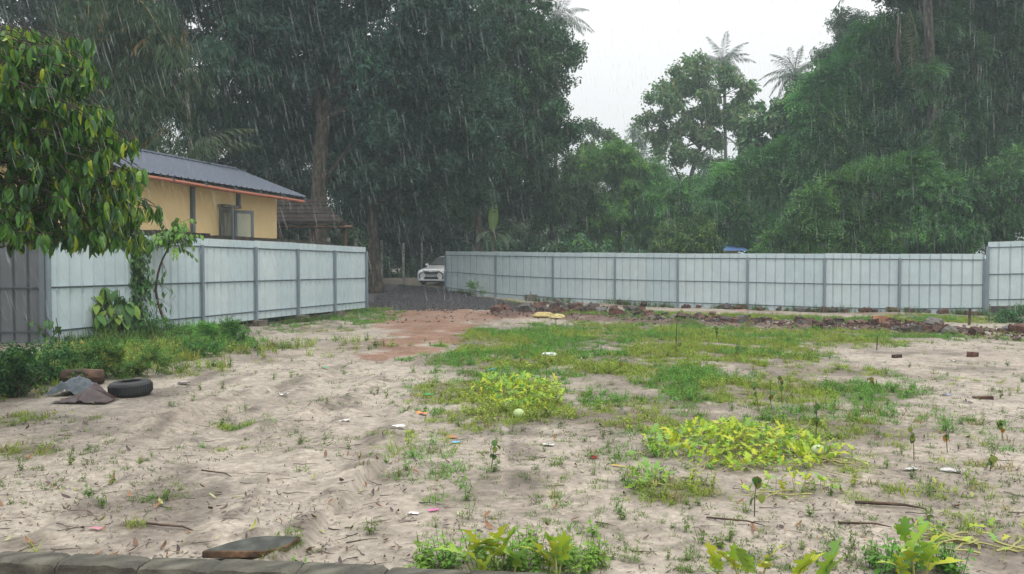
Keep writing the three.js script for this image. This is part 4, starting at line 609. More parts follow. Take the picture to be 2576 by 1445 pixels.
function bigLeafShrub(label, px, py, tops, n, mats, sc = 1) {
  const base = px < 80 ? ground(px, py) : leftSpot(px, 0.35), d = -base.z, g = thing('leafy_shrub', label, 'shrub', base), b = new GB();
  tops.forEach(([x, y]) => { const t = at(x, y, d + R(-0.3, 0.2)).sub(base), cv = new THREE.CatmullRomCurve3([V(gauss() * 0.1, -0.05, gauss() * 0.05), V(t.x * 0.4, t.y * 0.55, t.z * 0.4), t]), P = cv.getPoints(8); b.tube(P, P.map((_, k) => lerp(0.014, 0.005, k / 8)), 5); for (let k = 0; k < n; k++) { const q = cv.getPoint(Math.pow(rnd(), 0.55)).add(V(gauss() * 0.05, gauss() * 0.04, gauss() * 0.05)); part('leaf', pick(leafBig), pick(mats), g).applyMatrix4(mtx(q, new THREE.Quaternion().setFromEuler(new THREE.Euler(R(0.1, 1.0), rnd() * 6.28, R(-0.3, 0.3), 'YXZ')), sc * R(0.6, 1.1))); } });
  part('stems', b.geo(), M.barkBrown, g); return g;
}
const shrubM = [[0.06, 0.16, 0.025], [0.1, 0.23, 0.03], [0.045, 0.115, 0.03], [0.17, 0.28, 0.03]].map((c) => leafMat({ color: col(...c), clearcoat: 0.25 }));
bigLeafShrub('big-leaved shrub growing against the near end of the pale fence', 262, 850, [[225, 745], [260, 720], [300, 730], [320, 760], [245, 790], [285, 790], [215, 800], [240, 735], [310, 745]], 17, shrubM, 1.45);
bigLeafShrub('weak big-leaved sprout at the fence corner post', 105, 880, [[60, 800], [110, 790], [140, 800], [130, 845]], 7, [shrubM[0], shrubM[2]], 0.75);
bigLeafShrub('dark low big-leaved clump at the left edge under the tree', 40, 960, [[-20, 880], [30, 870], [80, 890], [60, 920], [110, 900]], 12, [shrubM[0], shrubM[2], shrubM[2]], 0.7);
{ // climber on the second post
  const p = leftSpot(345, 0.2), d = -p.z, g = thing('climbing_vine', 'green climbing vine covering a post of the pale fence', 'vine', p), b = new GB(), lists = [[], []];
  for (let k = 0; k < 15; k++) { const P = []; for (let j = 0; j <= 10; j++) P.push(at(338 + R(-38, 38) * (1.1 - j * 0.05) - j * 0.6, 825 - j * R(20, 24), d - R(0, 0.1)).sub(p)); b.tube(P, 0.005, 4, false); for (let j = 0; j < 130; j++) { const t = P[Math.floor(rnd() * 11)].clone().add(V(gauss() * 0.13, gauss() * 0.1, gauss() * 0.07)); lists[j & 1].push({ m: mtx(t, new THREE.Quaternion().setFromEuler(new THREE.Euler(R(0.3, 1.3), rnd() * 6.28, 0, 'YXZ')), R(0.7, 1.5)), c: vary([0.06, 0.15, 0.035], 0.3) }); } }
  part('stems', b.geo(), M.barkBrown, g); lists.forEach((L, k) => { instances('foliage', leafSmall[k], M.leaf, L, g).userData.kind = 'stuff'; });
}

function lowBush(label, px, py, lob, n, kind, tint, size, o = {}) { const b = ground(px, py), d = -b.z, g = thing('low_bush', label, 'bush', b), lobes = lob.map((l) => lobe(l[0], l[1], d + (l[4] ?? 0), l[2], l[3])), w = new GB(); lobes.forEach((l) => { for (let k = 0; k < 4; k++) limb(w, V(gauss() * 0.04, -0.02, gauss() * 0.04), l.c.clone().sub(b).add(V(gauss() * l.rx * 0.6, gauss() * l.ry * 0.5, gauss() * l.rz * 0.5)), 0.008, 0.003, 0.08, 4); }); part('stems', w.geo(), M.barkBrown, g); crownInto(g, b, lobes, n, kind, tint, size, M.leaf, { droop: 0, bright: 0.12, bunch: 0.34, ...o }); }
lowBush('bright fern-like bush at the foot of the pale fence', 560, 868, [[545, 838, 45, 22], [590, 858, 32, 18], [505, 842, 30, 20]], 330, 'pinnate', [0.11, 0.24, 0.05], 0.34);
lowBush('green weedy bush under the sapling', 420, 860, [[395, 835, 40, 22], [450, 842, 40, 20], [350, 850, 40, 24]], 360, 'fine', [0.08, 0.17, 0.04], 0.42);
lowBush('dark leafy thicket at the left edge beside the tarpaulin', 50, 1000, [[-10, 925, 60, 44], [60, 940, 50, 36], [-20, 985, 50, 26], [110, 915, 40, 30, 1]], 520, 'broad', [0.05, 0.12, 0.035], 0.42);
lowBush('yellow-flecked weedy bush behind the tyre', 300, 950, [[250, 905, 46, 34], [310, 920, 44, 30], [370, 915, 40, 24], [210, 890, 40, 30]], 480, 'fine', [0.11, 0.19, 0.04], 0.4, { bright: 0.07, brightTint: [0.3, 0.28, 0.05] });
lowBush('small green bush against the far end of the long rubble fence', 1196, 747, [[1196, 728, 14, 18]], 60, 'fine', [0.12, 0.22, 0.06], 0.6);
lowBush('dark green bush before the stone footing at the right edge', 2540, 812, [[2530, 790, 34, 16], [2570, 786, 34, 18]], 200, 'broad', [0.06, 0.14, 0.04], 0.6);
lowBush('low creeping bush between fence blocks', 480, 900, [[470, 872, 40, 18], [520, 885, 40, 14]], 220, 'broad', [0.09, 0.2, 0.04], 0.3);

// ---------------------------------------------------------------- grass and weeds
{
  const L = { grass: [[], []], weed: [[], []], tall: [[], []] }, put = (kind, x, d, s, c) => L[kind][rnd() < 0.5 ? 0 : 1].push({ m: mtx(V(x, height(x, d) - 0.004, -d), Q.setFromAxisAngle(up3, rnd() * 6.28).clone(), V(s * R(0.8, 1.2), s * R(0.7, 1.25), s * R(0.8, 1.2))), c });
  for (const [px, pd, rx, rd, s, k] of patchList) {
    const n = Math.min(12000, Math.round(rx * rd * 3.9 * 230 * Math.min(s, 1.2)));
    for (let j = 0; j < n; j++) {
      const a = rnd() * 6.28, r = Math.sqrt(rnd()) * 1.35, x = px + Math.cos(a) * rx * r, d = pd + Math.sin(a) * rd * r; if (d < 3.4 || gravelMask(x, d) > 0.4) continue;
      const cover = s * (1 - sstep(0.3, 1.8, r * r)) * 0.9 - 0.12 + (fbm(x * 1.5, d * 0.9, 4, 120) - 0.48) * 3.2 + (fbm(x * 4.5, d * 3, 3, 121) - 0.5) * 2.2 - pathMask(x, d) * 0.5; if (rnd() > cover) continue;
      const y = fbm(x * 0.7, d * 0.7, 2, 140), base = y > 0.51 ? [0.255, 0.34, 0.05] : [0.13, 0.285, 0.045], q = rnd();
      const near = px < -2.5 && pd > 9 && pd < 20;
      if (near && rnd() < 0.5) continue; if (near ? q < 0.35 : q < 0.1) put('weed', x, d, near ? R(0.6, 1.4) : R(0.5, 1.0), vary(near && rnd() < 0.6 ? [0.09, 0.2, 0.045] : base, 0.25)); else if (q < (near ? 0.6 : 0.13)) put('tall', x, d, near ? R(0.6, 1.2) : R(0.4, 0.8), vary(rnd() < 0.3 ? [0.26, 0.27, 0.08] : base, 0.25)); else put('grass', x, d, R(0.6, 1.25), rnd() < 0.13 ? vary([0.24, 0.2, 0.08], 0.2) : vary(base, 0.22));
    }
  }
  for (let j = 0; j < 7000; j++) { const d = 4.2 + 22 * Math.pow(rnd(), 1.5), x = R(-0.68, 0.68) * d; if (pathMask(x, d) > 0.4 || gravelMask(x, d) > 0.2 || fbm(x * 1.1, d * 1.1, 3, 150) + (x > -0.4 ? 0.06 : 0) < 0.5) continue; put(rnd() < 0.12 ? 'weed' : 'grass', x, d, R(0.3, 0.75), vary([0.12, 0.2, 0.035], 0.25)); }
  for (let j = 0; j < 1500; j++) { const s = rnd() * LL, o = 0.12 + Math.abs(gauss()) * (s < 5.5 ? 0.8 : 0.3), x = C0[0] + 0.24 * s + 0.971 * o, d = C0[1] + 0.971 * s - 0.24 * o; if (noise(s * 0.7, 3, 5) < 0.2 + 0.9 * s / LL * rnd() || (s > 5.5 && rnd() < 0.55)) continue; put(rnd() < 0.5 ? 'weed' : 'tall', x, d, R(0.6, s < 6 ? 1.7 : 1.0), vary(rnd() < 0.5 ? [0.06, 0.125, 0.03] : [0.1, 0.16, 0.03], 0.25)); }
  for (let j = 0; j < 420; j++) { const s = rnd() * (RL + 2), o = R(0.02, 0.5), x = A1[0] + 18.66 / RL * s - 12.3 / RL * o, d = A1[1] - 12.3 / RL * s - 18.66 / RL * o; if (noise(s * 0.9, 8, 2) < 0.4) continue; put(rnd() < 0.3 ? 'weed' : 'tall', x, d, R(0.7, 1.5), vary([0.1, 0.17, 0.035], 0.25)); }
  const lab = { grass: 'short yellow-green grass growing in patches over the sand', weed: 'small-leaved green weeds on the bank and among the grass', tall: 'long bent grass blades along the bank and fences' };
  for (const k of ['grass', 'weed', 'tall']) { const g = new THREE.Group(); g.name = { grass: 'short_grass', weed: 'weeds', tall: 'long_grass' }[k]; g.userData = { kind: 'stuff', label: lab[k], category: 'grass' }; scene.add(g); L[k].forEach((l, v) => instances('tufts', S[k][v], M.grass, l, g)); }
  
}

// ---------------------------------------------------------------- melon vines and tall weeds
function lobedLeaf(v) { // deeply cut melon leaf lying along +z
  const out = [[0, 0]], half = [[0.1, 0.06], [0.3, 0.02], [0.34, 0.16], [0.2, 0.22], [0.16, 0.3], [0.36, 0.36], [0.38, 0.5], [0.2, 0.48], [0.15, 0.58], [0.26, 0.7], [0.22, 0.82], [0.1, 0.78], [0.06, 0.92]].map(([x, z]) => [x * (1 + (hash(v, Math.floor(z * 50), 3) - 0.5) * 0.35), z]);
  const pts = [...out, ...half, [0, 1], ...half.slice().reverse().map(([x, z]) => [-x * 0.95, z])].map(([x, z]) => [x * 0.72, z]), sh = new THREE.Shape(pts.map(([x, z]) => new THREE.Vector2(x, z))), g = new THREE.ShapeGeometry(sh), P = g.attributes.position;
  for (let k = 0; k < P.count; k++) { const x = P.getX(k), z = P.getY(k); P.setXYZ(k, x, Math.abs(x) * 0.35 - z * z * (0.25 + 0.15 * v) + Math.sin(z * 9 + x * 7) * 0.03, z); }
  g.computeVertexNormals(); return g;
}
const lobed = [0, 1, 2].map(lobedLeaf), vineM = [[0.38, 0.5, 0.035], [0.28, 0.45, 0.04], [0.48, 0.52, 0.035], [0.2, 0.38, 0.07]].map((c) => leafMat({ color: col(...c), transmission: 0.35, clearcoat: 0.2 })), stemM = std([0.3, 0.29, 0.1], 0.7);
function vine(label, cx, cy, rx, ry, n, size, stems, o = {}) {
  const c = ground(cx, cy), g = thing(o.name ?? 'melon_vine', label, o.cat ?? 'vine', c), d0 = -c.z, b = new GB(), RX = rx / F * d0, RD = ry * d0 * d0 / (F * EYE), gy = (x, d) => height(x, d) - c.y;
  for (let k = 0; k < stems; k++) { const a = rnd() * 6.28, P = []; let x = c.x + gauss() * RX * 0.4, d = d0 + gauss() * RD * 0.4, t = a; for (let j = 0; j < 9; j++) { P.push(V(x - c.x, gy(x, d) + 0.012 + rnd() * 0.025, -d - c.z)); t += gauss() * 0.4; x += Math.cos(t) * RX * 0.17; d += Math.sin(t) * RD * 0.17; } const cv = new THREE.CatmullRomCurve3(P).getPoints(20); b.tube(cv, cv.map((_, j) => 0.0065 * (1.2 - j / 21)), 5, false); }
  for (let k = 0; k < n; k++) { const a = rnd() * 6.28, r = Math.pow(rnd(), 0.6), x = c.x + Math.cos(a) * RX * r, d = d0 + Math.sin(a) * RD * r, h = R(0.02, o.h ?? 0.14) * (1.1 - 0.6 * r), s = size * R(0.6, 1.25), q = V(x - c.x, gy(x, d) + h, -d - c.z); b.tube([V(q.x - gauss() * 0.02, gy(x, d), q.z), q], [0.003, 0.002], 4, false); part('leaf', pick(lobed), pick(o.mats ?? vineM), g).applyMatrix4(mtx(q, new THREE.Quaternion().setFromEuler(new THREE.Euler(-R(-0.3, o.up ?? 1.1), rnd() * 6.28, R(-0.4, 0.4), 'YXZ')), s)); }
  if (n > 100) { const l = []; for (let k = 0; k < n * 2.6; k++) { const a = rnd() * 6.28, r = Math.pow(rnd(), 0.6) * 1.08, x = c.x + Math.cos(a) * RX * r, d = d0 + Math.sin(a) * RD * r; l.push({ m: mtx(V(x - c.x, gy(x, d) + R(0, (o.h ?? 0.14) * (1.15 - 0.7 * r)), -d - c.z), new THREE.Quaternion().setFromEuler(new THREE.Euler(-R(-0.3, 1.5), rnd() * 6.28, R(-0.5, 0.5), 'YXZ')), size * R(0.35, 0.7)), c: vary(pick([[0.34, 0.47, 0.04], [0.22, 0.4, 0.05], [0.45, 0.5, 0.04], [0.14, 0.3, 0.05]]), 0.2) }); } instances('foliage', lobed[1], M.grass, l, g).userData.kind = 'stuff'; }
  if (b.p.length) part('stems', b.geo(), stemM, g); return g;
}
vine('large yellow-green melon vine sprawling over the sand at right', 1850, 1130, 215, 52, 290, 0.105, 18, { h: 0.2, up: 1.45 });
vine('yellow melon vine patch in the middle of the grass', 1300, 990, 115, 42, 230, 0.1, 10, { h: 0.17, up: 1.4 });
vine('small melon sprig beside the large yellow-green vine', 1640, 1140, 46, 14, 16, 0.1, 3, { mats: [vineM[1], vineM[3]] });
vine('pale melon shoots trailing right of the large vine', 2080, 1150, 80, 26, 40, 0.1, 8);
vine('row of upright melon shoots on the bare sand', 1990, 1240, 150, 20, 26, 0.09, 4, { up: 1.5 });
vine('leafless tangle of yellow vine stems in the bottom right corner', 2450, 1370, 150, 46, 16, 0.09, 16);
vine('low green melon patch trailing in front of the large vine', 1640, 1215, 60, 22, 30, 0.09, 4, { mats: [vineM[1], vineM[3]] });
{ // tall shoots at the bottom edge
  const tall = (label, px, py, tips, o = {}) => { const c = ground(px, py), g = thing('melon_shoot', label, 'plant', c), b = new GB(), d = -c.z; tips.forEach(([x, y, s]) => { const t = at(x, y, d + R(-0.12, 0.12)).sub(c), f = V(t.x * 0.7 + gauss() * 0.02, 0, t.z), m0 = t.clone().lerp(f, 0.45); b.tube([V(f.x * 0.8, -0.02, f.z), m0, t.clone().lerp(f, 0.2)], [0.007, 0.005, 0.003], 5, false); for (let k = 0; k < 3; k++) part('leaf', pick(lobed), pick(vineM), g).applyMatrix4(mtx(m0.clone().lerp(t, k / 3 - 0.15), new THREE.Quaternion().setFromEuler(new THREE.Euler(-R(0.7, 1.45), Math.sign(t.x - f.x + gauss() * 0.1) * R(0.2, 1.5), R(-0.4, 0.4), 'YXZ')), (s ?? 0.2) * R(0.6, 1.0))); }); part('stems', b.geo(), stemM, g); };
  tall('tall lobed melon shoots at the bottom edge near the kerb', 1250, 1452, [[1190, 1345], [1240, 1352], [1160, 1385], [1275, 1350], [1300, 1400], [1205, 1410]]);
  tall('single upright lobed shoot at the bottom edge among green weeds', 1400, 1450, [[1395, 1362], [1415, 1395], [1380, 1410]]);
  tall('row of lobed shoot tips cut by the bottom edge', 1900, 1462, [[1790, 1415], [1840, 1405], [1880, 1408], [1930, 1412], [2020, 1440], [2100, 1430]], {});
  tall('yellow-green shoot climbing at the bottom right', 2300, 1450, [[2275, 1325], [2290, 1360], [2310, 1395], [2260, 1425], [2340, 1405]]);
  const wl = [[], []]; for (let j = 0; j < 50; j++) { const p = ground(R(1040, 1530), R(1395, 1450)); wl[j & 1].push({ m: mtx(p, Q.setFromAxisAngle(up3, rnd() * 6.28).clone(), R(0.7, 1.15)), c: vary([0.17, 0.31, 0.05], 0.25) }); }
  for (let j = 0; j < 12; j++) { const p = ground(R(2180, 2420), R(1415, 1450)); wl[j & 1].push({ m: mtx(p, Q.setFromAxisAngle(up3, rnd() * 6.28).clone(), R(0.9, 1.5)), c: vary([0.12, 0.28, 0.04], 0.2) }); }
  const g = new THREE.Group(); g.name = 'low_weeds'; g.userData = { kind: 'stuff', label: 'bright green low weeds along the bottom edge', category: 'weeds' }; scene.add(g); wl.forEach((l, k) => instances('tufts', S.weed[k], M.grass, l, g));
}
// seedlings: a thin stalk with a few heart leaves
const heart = [0, 1].map((k) => { const b = new GB(); leafInto(b, 0.085, 0.07, { bend: 0.7 + k * 0.5, fold: 0.3, segs: 4 }); return b.geo(); });
const seedM = [[0.07, 0.15, 0.03], [0.16, 0.2, 0.03], [0.34, 0.17, 0.03]].map((c) => leafMat({ color: col(...c) }));
[[2052, 1118, 2062, 1018, 4], [2384, 1140, 2392, 1052, 4], [2522, 1112, 2524, 1058, 4], [1908, 1030, 1906, 958, 3], [1942, 1030, 1938, 968, 3], [1968, 1028, 1966, 952, 3], [1234, 1182, 1240, 1112, 3], [1898, 1296, 1900, 1200, 5], [1376, 960, 1378, 912, 3], [1810, 870, 1808, 815, 3], [1850, 905, 1850, 865, 3], [2205, 985, 2204, 935, 3], [2300, 1160, 2304, 1070, 2], [2490, 1190, 2492, 1140, 3], [1560, 935, 1562, 890, 3], [1695, 895, 1697, 850, 3]].forEach(([bx, by, tx, ty, n], i) => {
  const c = ground(bx, by), d = -c.z, t = at(tx + R(-14, 14), ty + R(-6, 14), d).sub(c), g = thing('seedling', ['tallest heart-leaved seedling standing behind the large melon vine', 'thin seedling with green leaf pair on the right-hand sand', 'yellowing seedling close to the right edge', 'seedling on the bare patch with an orange leaf', 'seedling next to the orange-leaved one', 'small seedling right of two similar ones in the grass', 'short seedling on the sand left of the red wrapper', 'round-leaved seedling in front of the large melon vine', 'seedling beside the white plastic bag', 'thin stalk seedling in front of the rubble row', 'low bushy seedling in the green grass band', 'seedling at the edge of grass and pale sand', 'bare thin stalk on the right-hand sand', 'tiny seedling low on the right-hand sand', 'seedling in the grass behind the dark blue scrap', 'seedling near the front of the rubble row'][i], 'seedling', c);
  part('stem', new GB().tube([V(0, -0.02, 0), t.clone().multiplyScalar(0.5).add(V(gauss() * 0.01, 0, 0)), t], [0.004, 0.003, 0.002], 5, false).geo(), M.barkBrown, g);
  for (let k = 0; k < n + 3; k++) part('leaf', pick(heart), seedM[k === 1 && i % 3 ? 2 : rnd() < 0.6 ? 0 : 1], g).applyMatrix4(mtx(t.clone().multiplyScalar(k ? R(0.5, 1) : 1).add(V(gauss() * 0.012, 0, gauss() * 0.012)), new THREE.Quaternion().setFromEuler(new THREE.Euler(R(0.4, 1.4), k * 2.2 + R(-0.5, 0.5), 0, 'YXZ')), d > 12 ? R(0.8, 1.1) : R(0.5, 0.85)));
});

// ---------------------------------------------------------------- rubble along the right fence
function chunk(s, sq = 0.65) { // broken block: a cut, dented box
  const g = new THREE.BoxGeometry(s, s * sq, s * 0.8, 2, 2, 2), P = g.attributes.position, k = Math.floor(rnd() * 9999);
  for (let i = 0; i < P.count; i++) { const v = V(P.getX(i), P.getY(i), P.getZ(i)), q = (o) => (hash(Math.round(v.x * 900), Math.round(v.y * 900) + o, Math.round(v.z * 900) + k) - 0.5) * s * 0.22; P.setXYZ(i, v.x + q(1), v.y + q(2), v.z + q(3)); }
  const n = g.toNonIndexed(); n.computeVertexNormals(); return n;
}
const chunks = Array.from({ length: 10 }, () => chunk(0.2, R(0.4, 0.8)));
{
  const place = (p, s, mat, label, group) => { const hue = ['brick-red', 'dark red', 'light red', 'brown', 'grey-brown', 'pale grey', 'dark grey'][[...M.laterite, ...M.rock].indexOf(mat)], m = single('brick_fragment', pick(chunks), mat, label.replace(/^[\w-]+ /, hue + ' '), 'rubble', hue + ' ' + group); m.position.set(p.x, height(p.x, -p.z) + s * 0.05, p.z); m.rotation.set(R(-0.4, 0.4), rnd() * 6.28, R(-0.4, 0.4)); m.scale.setScalar(s); };
  for (let k = 0; k < 90; k++) { const px = R(1240, 1640), t = (px - 1240) / 400, p = ground(px, lerp(786, 792, t) + gauss() * 9 - (px < 1500 ? 6 : 0)); place(p, R(0.6, 1.8), rnd() < 0.75 ? pick(M.laterite) : pick(M.rock), 'red-brown broken brick fragment in the heap by the yellow sack', 'brick heap fragments'); }
  for (let k = 0; k < 85; k++) { const px = R(1600, 2180), p = ground(px, lerp(803, 823, (px - 1600) / 580) + gauss() * 7); place(p, R(0.6, 1.3), rnd() < 0.75 ? pick(M.laterite) : pick(M.rock), 'broken brick or stone fragment in the rubble row across the grass', 'rubble row fragments'); }
  for (let k = 0; k < 80; k++) { const px = R(2180, 2600), p = ground(px, lerp(826, 846, (px - 2180) / 420) + gauss() * 9); place(p, 0.4 + 1.0 * Math.pow(rnd(), 1.7), rnd() < 0.8 ? pick(M.laterite) : pick(M.rock), 'reddish stone fragment in the rubble row near the raised fence stretch', 'right rubble fragments'); }
  for (let k = 0; k < 45; k++) { const px = R(1560, 2460), s = onRight(px) + 0.02, o = R(0.12, 0.4), x = A1[0] + 18.66 / RL * s - 12.3 / RL * o, d = A1[1] - 12.3 / RL * s - 18.66 / RL * o; place(V(x, 0, -d), R(0.6, 1.4), rnd() < 0.85 ? pick(M.laterite) : pick(M.rock), 'red laterite block piece lying along the foot of the fence', 'blocks at the fence foot'); }
  // small rubble too fine to pick apart
  const l = []; for (let k = 0; k < 4200; k++) { const px = R(1235, 2620), t = (px - 1235) / 1385, p = ground(px, lerp(784, 846, t) + gauss() * 9); l.push({ m: mtx(p.add(V(0, 0.005, 0)), new THREE.Quaternion().setFromEuler(new THREE.Euler(rnd() * 6, rnd() * 6, 0)), R(0.08, 0.35)), c: rnd() < 0.72 ? vary([0.19, 0.085, 0.06], 0.35) : rnd() < 0.75 ? vary([0.2, 0.19, 0.17], 0.3) : vary([0.6, 0.58, 0.55], 0.2) }); }
  const m = instances('rubble', chunks[0], std([1, 1, 1], 0.85, { map: T.stone }), l, scene); m.userData = { kind: 'stuff', label: 'crumbled brick and stone bits between the larger pieces', category: 'rubble' };
  const gl = []; for (let k = 0; k < 85000; k++) { const d = R(22, 40.5), x = R(-5.2, 1.8); if (rnd() > Math.max(gravelMask(x, d), d < 28 ? 0.005 * pathMask(x, d) : 0)) continue; gl.push({ m: mtx(V(x, height(x, d) + 0.006, -d), new THREE.Quaternion().setFromEuler(new THREE.Euler(rnd() * 6, rnd() * 6, 0)), R(0.12, 0.32)), c: vary(rnd() < 0.12 ? [0.2, 0.19, 0.19] : [0.085, 0.075, 0.082], 0.4) }); }
  const gm = instances('gravel', chunks[3], std([1, 1, 1], 0.6, { map: T.stone }), gl, scene); gm.userData = { kind: 'stuff', label: 'dark purple-grey crushed stone on the drive through the gate', category: 'gravel' };
  // larger single blocks
  const block = (name, label, px, py, w, h, t, mat, yaw, tilt = 0, cat = 'block', lift = 0) => { const p = ground(px, py), m = single(name, new GB().box(-w / 2, w / 2, 0, h, -t / 2, t / 2).geo(false), mat, label, cat); m.position.copy(p).add(V(0, lift - 0.02, 0)); m.rotation.set(0, yaw, tilt); return m; };
  block('concrete_block', 'mossy concrete block on its side by the fence, left of its pair', 1335, 758, 0.46, 0.3, 0.3, M.conc, 0.5);
  block('concrete_block', 'mossy concrete block propped up high by the fence', 1352, 757, 0.62, 0.42, 0.2, M.conc, -0.12);
  block('concrete_block', 'flat concrete slab leaning below the propped block', 1390, 766, 0.6, 0.12, 0.4, M.conc, -0.2, -0.2);
  block('concrete_block', 'tilted dark slab end lying right of the propped block', 1408, 769, 0.55, 0.14, 0.3, M.rock[0], -0.3, -0.5, 'block', 0.05);
  block('ceramic_tile', 'orange-tan square tile leaning in the rubble row', 2216, 826, 0.46, 0.26, 0.05, std([0.66, 0.38, 0.19], 0.5, { map: T.rust }), 0.1, -0.02, 'tile');
  block('pink_board', 'thin pink board lying at the foot of the fence', 1863, 786, 0.42, 0.03, 0.16, std([0.52, 0.28, 0.27], 0.6), 0, 0.03, 'board', 0.08);
  block('clay_brick', 'broken red brick on pale sand, nearer the grass', 2257, 903, 0.14, 0.075, 0.08, M.laterite[1], 0.2, 0.05, 'brick');
  block('clay_brick', 'broken red brick on pale sand, nearer the right edge', 2447, 901, 0.18, 0.1, 0.1, M.laterite[0], 0.5, -0.1, 'brick');
  block('clay_brick', 'long thin brick sliver on the sand at right', 2474, 1008, 0.2, 0.05, 0.08, M.laterite[0], -0.3, 0.1, 'brick');
  for (const [px, py, s, lab] of [[2350, 832, 2.3, 'large grey boulder in the right rubble row'], [2545, 843, 2.3, 'long dark grey boulder at the right edge of the rubble'], [2390, 842, 2.0, 'low flat grey-brown boulder right of the large one'], [1700, 812, 1.7, 'grey stone in the middle of the rubble row'], [1640, 808, 1.6, 'pale grey stone left in the rubble row']]) { const p = ground(px, py), gb = new THREE.IcosahedronGeometry(0.1, 4), Pb = gb.attributes.position; for (let k = 0; k < Pb.count; k++) { const v = V(Pb.getX(k), Pb.getY(k), Pb.getZ(k)).multiplyScalar(10), r = 0.1 * (0.72 + 0.4 * noise(v.x * 1.2 + px, v.y * 1.2 + 3, v.z * 1.2 + 5) + 0.16 * noise(v.x * 4 + px, v.y * 4, v.z * 4)); Pb.setXYZ(k, v.x * r * 1.25, Math.round(v.y * 3.4) / 3.4 * r * 0.3 + v.y * r * 0.55, v.z * r); } gb.computeVertexNormals(); const m = single('boulder', gb, M.rock[1], lab, 'stone'); m.position.copy(p).add(V(0, 0.06, 0)); m.scale.set(s * 0.9, s * 0.8, s * 0.9); m.rotation.y = rnd() * 6; }
  const stake = (label, px, py, ty, r, mat) => { const p = ground(px, py), d = -p.z, t = at(px + 3, ty, d); const m = single('wooden_stake', new GB().tube([V(0, -0.1, 0), V((t.x - p.x) * 0.5, (t.y - p.y) * 0.5, 0.01), V(t.x - p.x, t.y - p.y, 0)], [r, r, r * 0.9], 6).geo(), mat, label, 'stake'); m.position.copy(p); };
  stake('short rusty-brown stake standing in the right rubble row', 2438, 820, 776, 0.035, M.barkBrown); stake('pale leaning stick beside the raised fence post', 2488, 812, 765, 0.014, M.barkPale); stake('thin dark stick upright in the pale sand', 2205, 880, 848, 0.01, M.bark); stake('thin dead stalk standing in the grass before the rubble', 1700, 880, 812, 0.008, M.bark);
}

// ---------------------------------------------------------------- kerb and slab in the foreground
{
  const P = ground(0, 1456, true), E = ground(1000, 1502, true), dx = E.x - P.x, dz = E.z - P.z, L = Math.hypot(dx, dz), g = thing('concrete_kerb', 'weathered concrete kerb crossing the bottom left corner', 'kerb', V(P.x, 0, P.z)); g.rotation.y = Math.atan2(-dz, dx);
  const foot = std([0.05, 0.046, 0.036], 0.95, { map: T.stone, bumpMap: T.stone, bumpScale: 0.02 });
  const rough = (w, h, t, s, y0, z0, amp, sd) => { const n = new THREE.BoxGeometry(w, h, t, 18, 5, 6), Pn = n.attributes.position, U = n.attributes.uv; for (let k = 0; k < Pn.count; k++) { const x = Pn.getX(k), y = Pn.getY(k), z = Pn.getZ(k), e = (fbm((x + s) * 8, z * 8 + y * 9, 4, sd) - 0.5) * amp, cx = Math.max(0, Math.abs(x) - w / 2 + 0.03) / 0.03, cz = Math.max(0, Math.abs(z) - t / 2 + 0.03) / 0.03, cut = (y > h * 0.3 ? 0.014 : 0) * (cx * cx + cz * cz) * (0.5 + noise((x + s) * 14, z * 14, sd)); Pn.setXYZ(k, x + s + w / 2 + e * 0.4, y + y0 + e - cut, z + z0 + e * 1.4); U.setXY(k, x + s + z, y + z); } n.computeVertexNormals(); return n; };
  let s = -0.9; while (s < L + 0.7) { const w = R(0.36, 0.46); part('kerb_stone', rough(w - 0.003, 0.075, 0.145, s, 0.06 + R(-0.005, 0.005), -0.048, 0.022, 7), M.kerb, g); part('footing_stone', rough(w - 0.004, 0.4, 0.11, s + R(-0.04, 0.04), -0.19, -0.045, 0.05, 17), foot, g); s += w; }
  const a = at(600, 1392, 4.55), b2 = new GB(), slab = single('stone_slab', (() => { const sh = new THREE.Shape([[-0.36, -0.16], [0.1, -0.15], [0.2, -0.1], [0.27, -0.02], [0.33, 0.12], [0.06, 0.13], [-0.05, 0.1], [-0.2, 0.0]].map(([x, y]) => new THREE.Vector2(x, y))); const gg = new THREE.ExtrudeGeometry(sh, { depth: 0.026, bevelEnabled: true, bevelSize: 0.006, bevelThickness: 0.006, bevelSegments: 1 }); gg.rotateX(-Math.PI / 2); return gg; })(), [std([0.075, 0.08, 0.07], 0.75, { map: T.conc }), std([0.26, 0.15, 0.08], 0.85, { map: T.stone })], 'dark grey-green slab with broken brown edge leaning on the kerb', 'slab'); void a; void b2;
  const p = ground(632, 1398); slab.position.set(p.x, p.y + 0.025, p.z - 0.06); slab.rotation.set(0.02, 0.12, -0.05); slab.scale.set(0.66, 1, 0.8);
}
